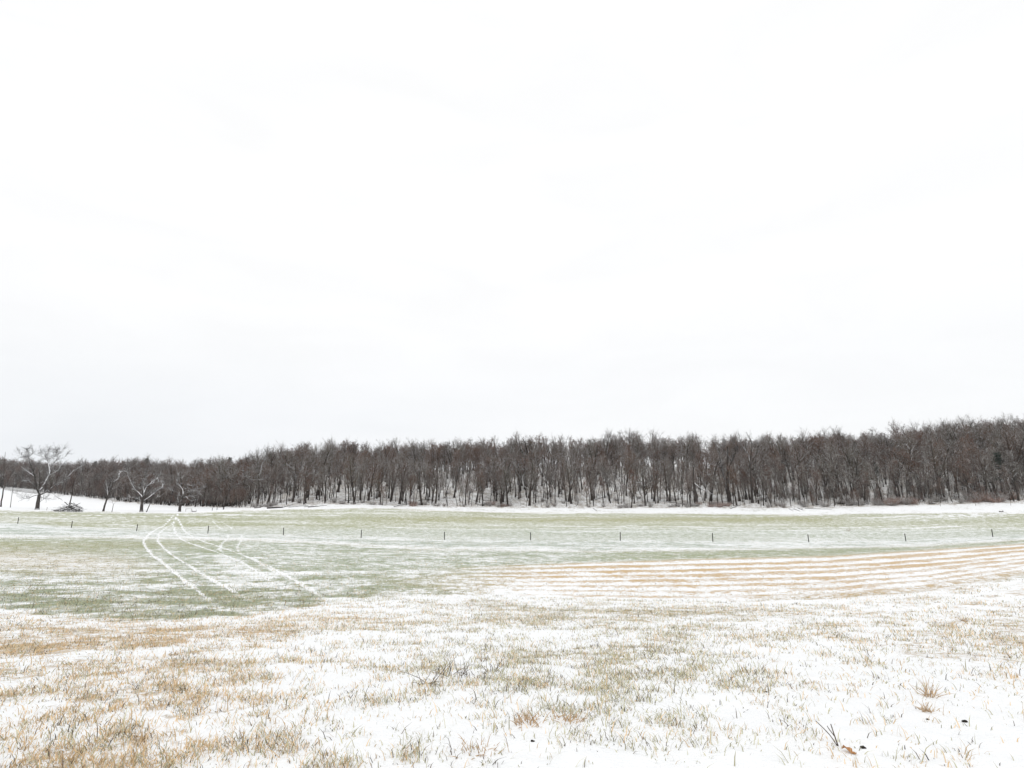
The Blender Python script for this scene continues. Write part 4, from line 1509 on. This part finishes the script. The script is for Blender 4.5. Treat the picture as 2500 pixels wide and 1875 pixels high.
def straw_tuft(xs, ys, n, h, w, tint, name, label, seed):
    r = np.random.default_rng(seed)
    g = on_ground(xs, ys)
    mb = MB(); random.seed(seed)
    for _ in range(n):
        a = r.uniform(0, 6.28); q = w * r.random()**.7 * .5
        p = np.array([math.cos(a) * q, math.sin(a) * q, -.02])
        P = grow(p, np.array([r.normal(0, .75), r.normal(0, .75), 1]), h * r.uniform(.25, 1.1), 4, .22, -.10)
        mb.tube(P, [.004, .0038, .003, .002, .0008], 3)
    me = mb.mesh("tuft", [tint])
    o = link(name, me); o.location = tuple(g)
    return tag(o, label, "grass tuft")


M_STRAW = mat_flat("straw", (0.42, 0.30, 0.19), (0.58, 0.45, 0.31), 30)
M_RUST = mat_flat("rust_straw", (0.36, 0.24, 0.14), (0.58, 0.42, 0.26), 30)
M_WEED = mat_flat("weed_brown", (0.20, 0.12, 0.07), (0.30, 0.20, 0.12), 10)
straw_tuft(2270, 1700, 34, 0.22, 0.16, M_STRAW, "straw_tuft", "pale straw tuft with one tall stem in the snow, right side", 1)
straw_tuft(2262, 1735, 35, 0.14, 0.12, M_STRAW, "straw_tuft", "low straw tuft just below the tall stemmed tuft", 2)
straw_tuft(1290, 1765, 60, 0.15, 0.22, M_RUST, "grass_tuft", "rusty brown grass tuft in the snow below the picture's middle", 3)
straw_tuft(1385, 1760, 50, 0.13, 0.25, M_RUST, "grass_tuft", "rusty grass tuft right of the one below the picture's middle", 4)
straw_tuft(1165, 1830, 60, 0.12, 0.34, M_RUST, "grass_tuft", "broad brown grass tuft at the bottom, left of centre", 5)
straw_tuft(1120, 1650, 26, 0.28, 0.40, M_STEM, "stalk_cluster", "cluster of tall dark stalks left of centre, nearer group", 6)
straw_tuft(1205, 1640, 14, 0.24, 0.22, M_STEM, "stalk_cluster", "small cluster of dark stalks right of the nearer group", 7)
straw_tuft(1050, 1670, 18, 0.30, 0.35, M_STEM, "stalk_cluster", "sparse dark stalks left of the tall stalk cluster", 8)
straw_tuft(2072, 1296, 60, 1.0, 0.8, M_WEED, "dead_weed", "brown dead weed standing in the field behind the fence, right side", 9)
straw_tuft(2354, 1515, 40, 0.16, 0.24, M_RUST, "straw_tuft", "orange straw tuft beside the white wheel tracks, right side", 10)


# ------------------------------------------------------------------ thin winter haze
def haze():
    x0, x1, y0, y1, z0, z1 = -900, 900, -60, 900, -12, 75
    V = [(x0, y0, z0), (x1, y0, z0), (x1, y1, z0), (x0, y1, z0), (x0, y0, z1), (x1, y0, z1), (x1, y1, z1), (x0, y1, z1)]
    Fc = [(0, 3, 2, 1), (4, 5, 6, 7), (0, 1, 5, 4), (1, 2, 6, 5), (2, 3, 7, 6), (3, 0, 4, 7)]
    me = bpy.data.meshes.new("haze"); me.from_pydata(V, [], Fc); me.update()
    m = bpy.data.materials.new("haze"); m.use_nodes = True
    nt = m.node_tree; nt.nodes.clear()
    out = nt.nodes.new("ShaderNodeOutputMaterial")
    pv = nt.nodes.new("ShaderNodeVolumePrincipled")
    pv.inputs['Color'].default_value = (0.90, 0.94, 1.0, 1)
    pv.inputs['Density'].default_value = 0.0001
    nt.links.new(pv.outputs[0], out.inputs['Volume'])
    me.materials.append(m)
    return tag(link("haze", me), "thin pale winter haze in the air over the valley", "haze", kind="stuff")


haze()
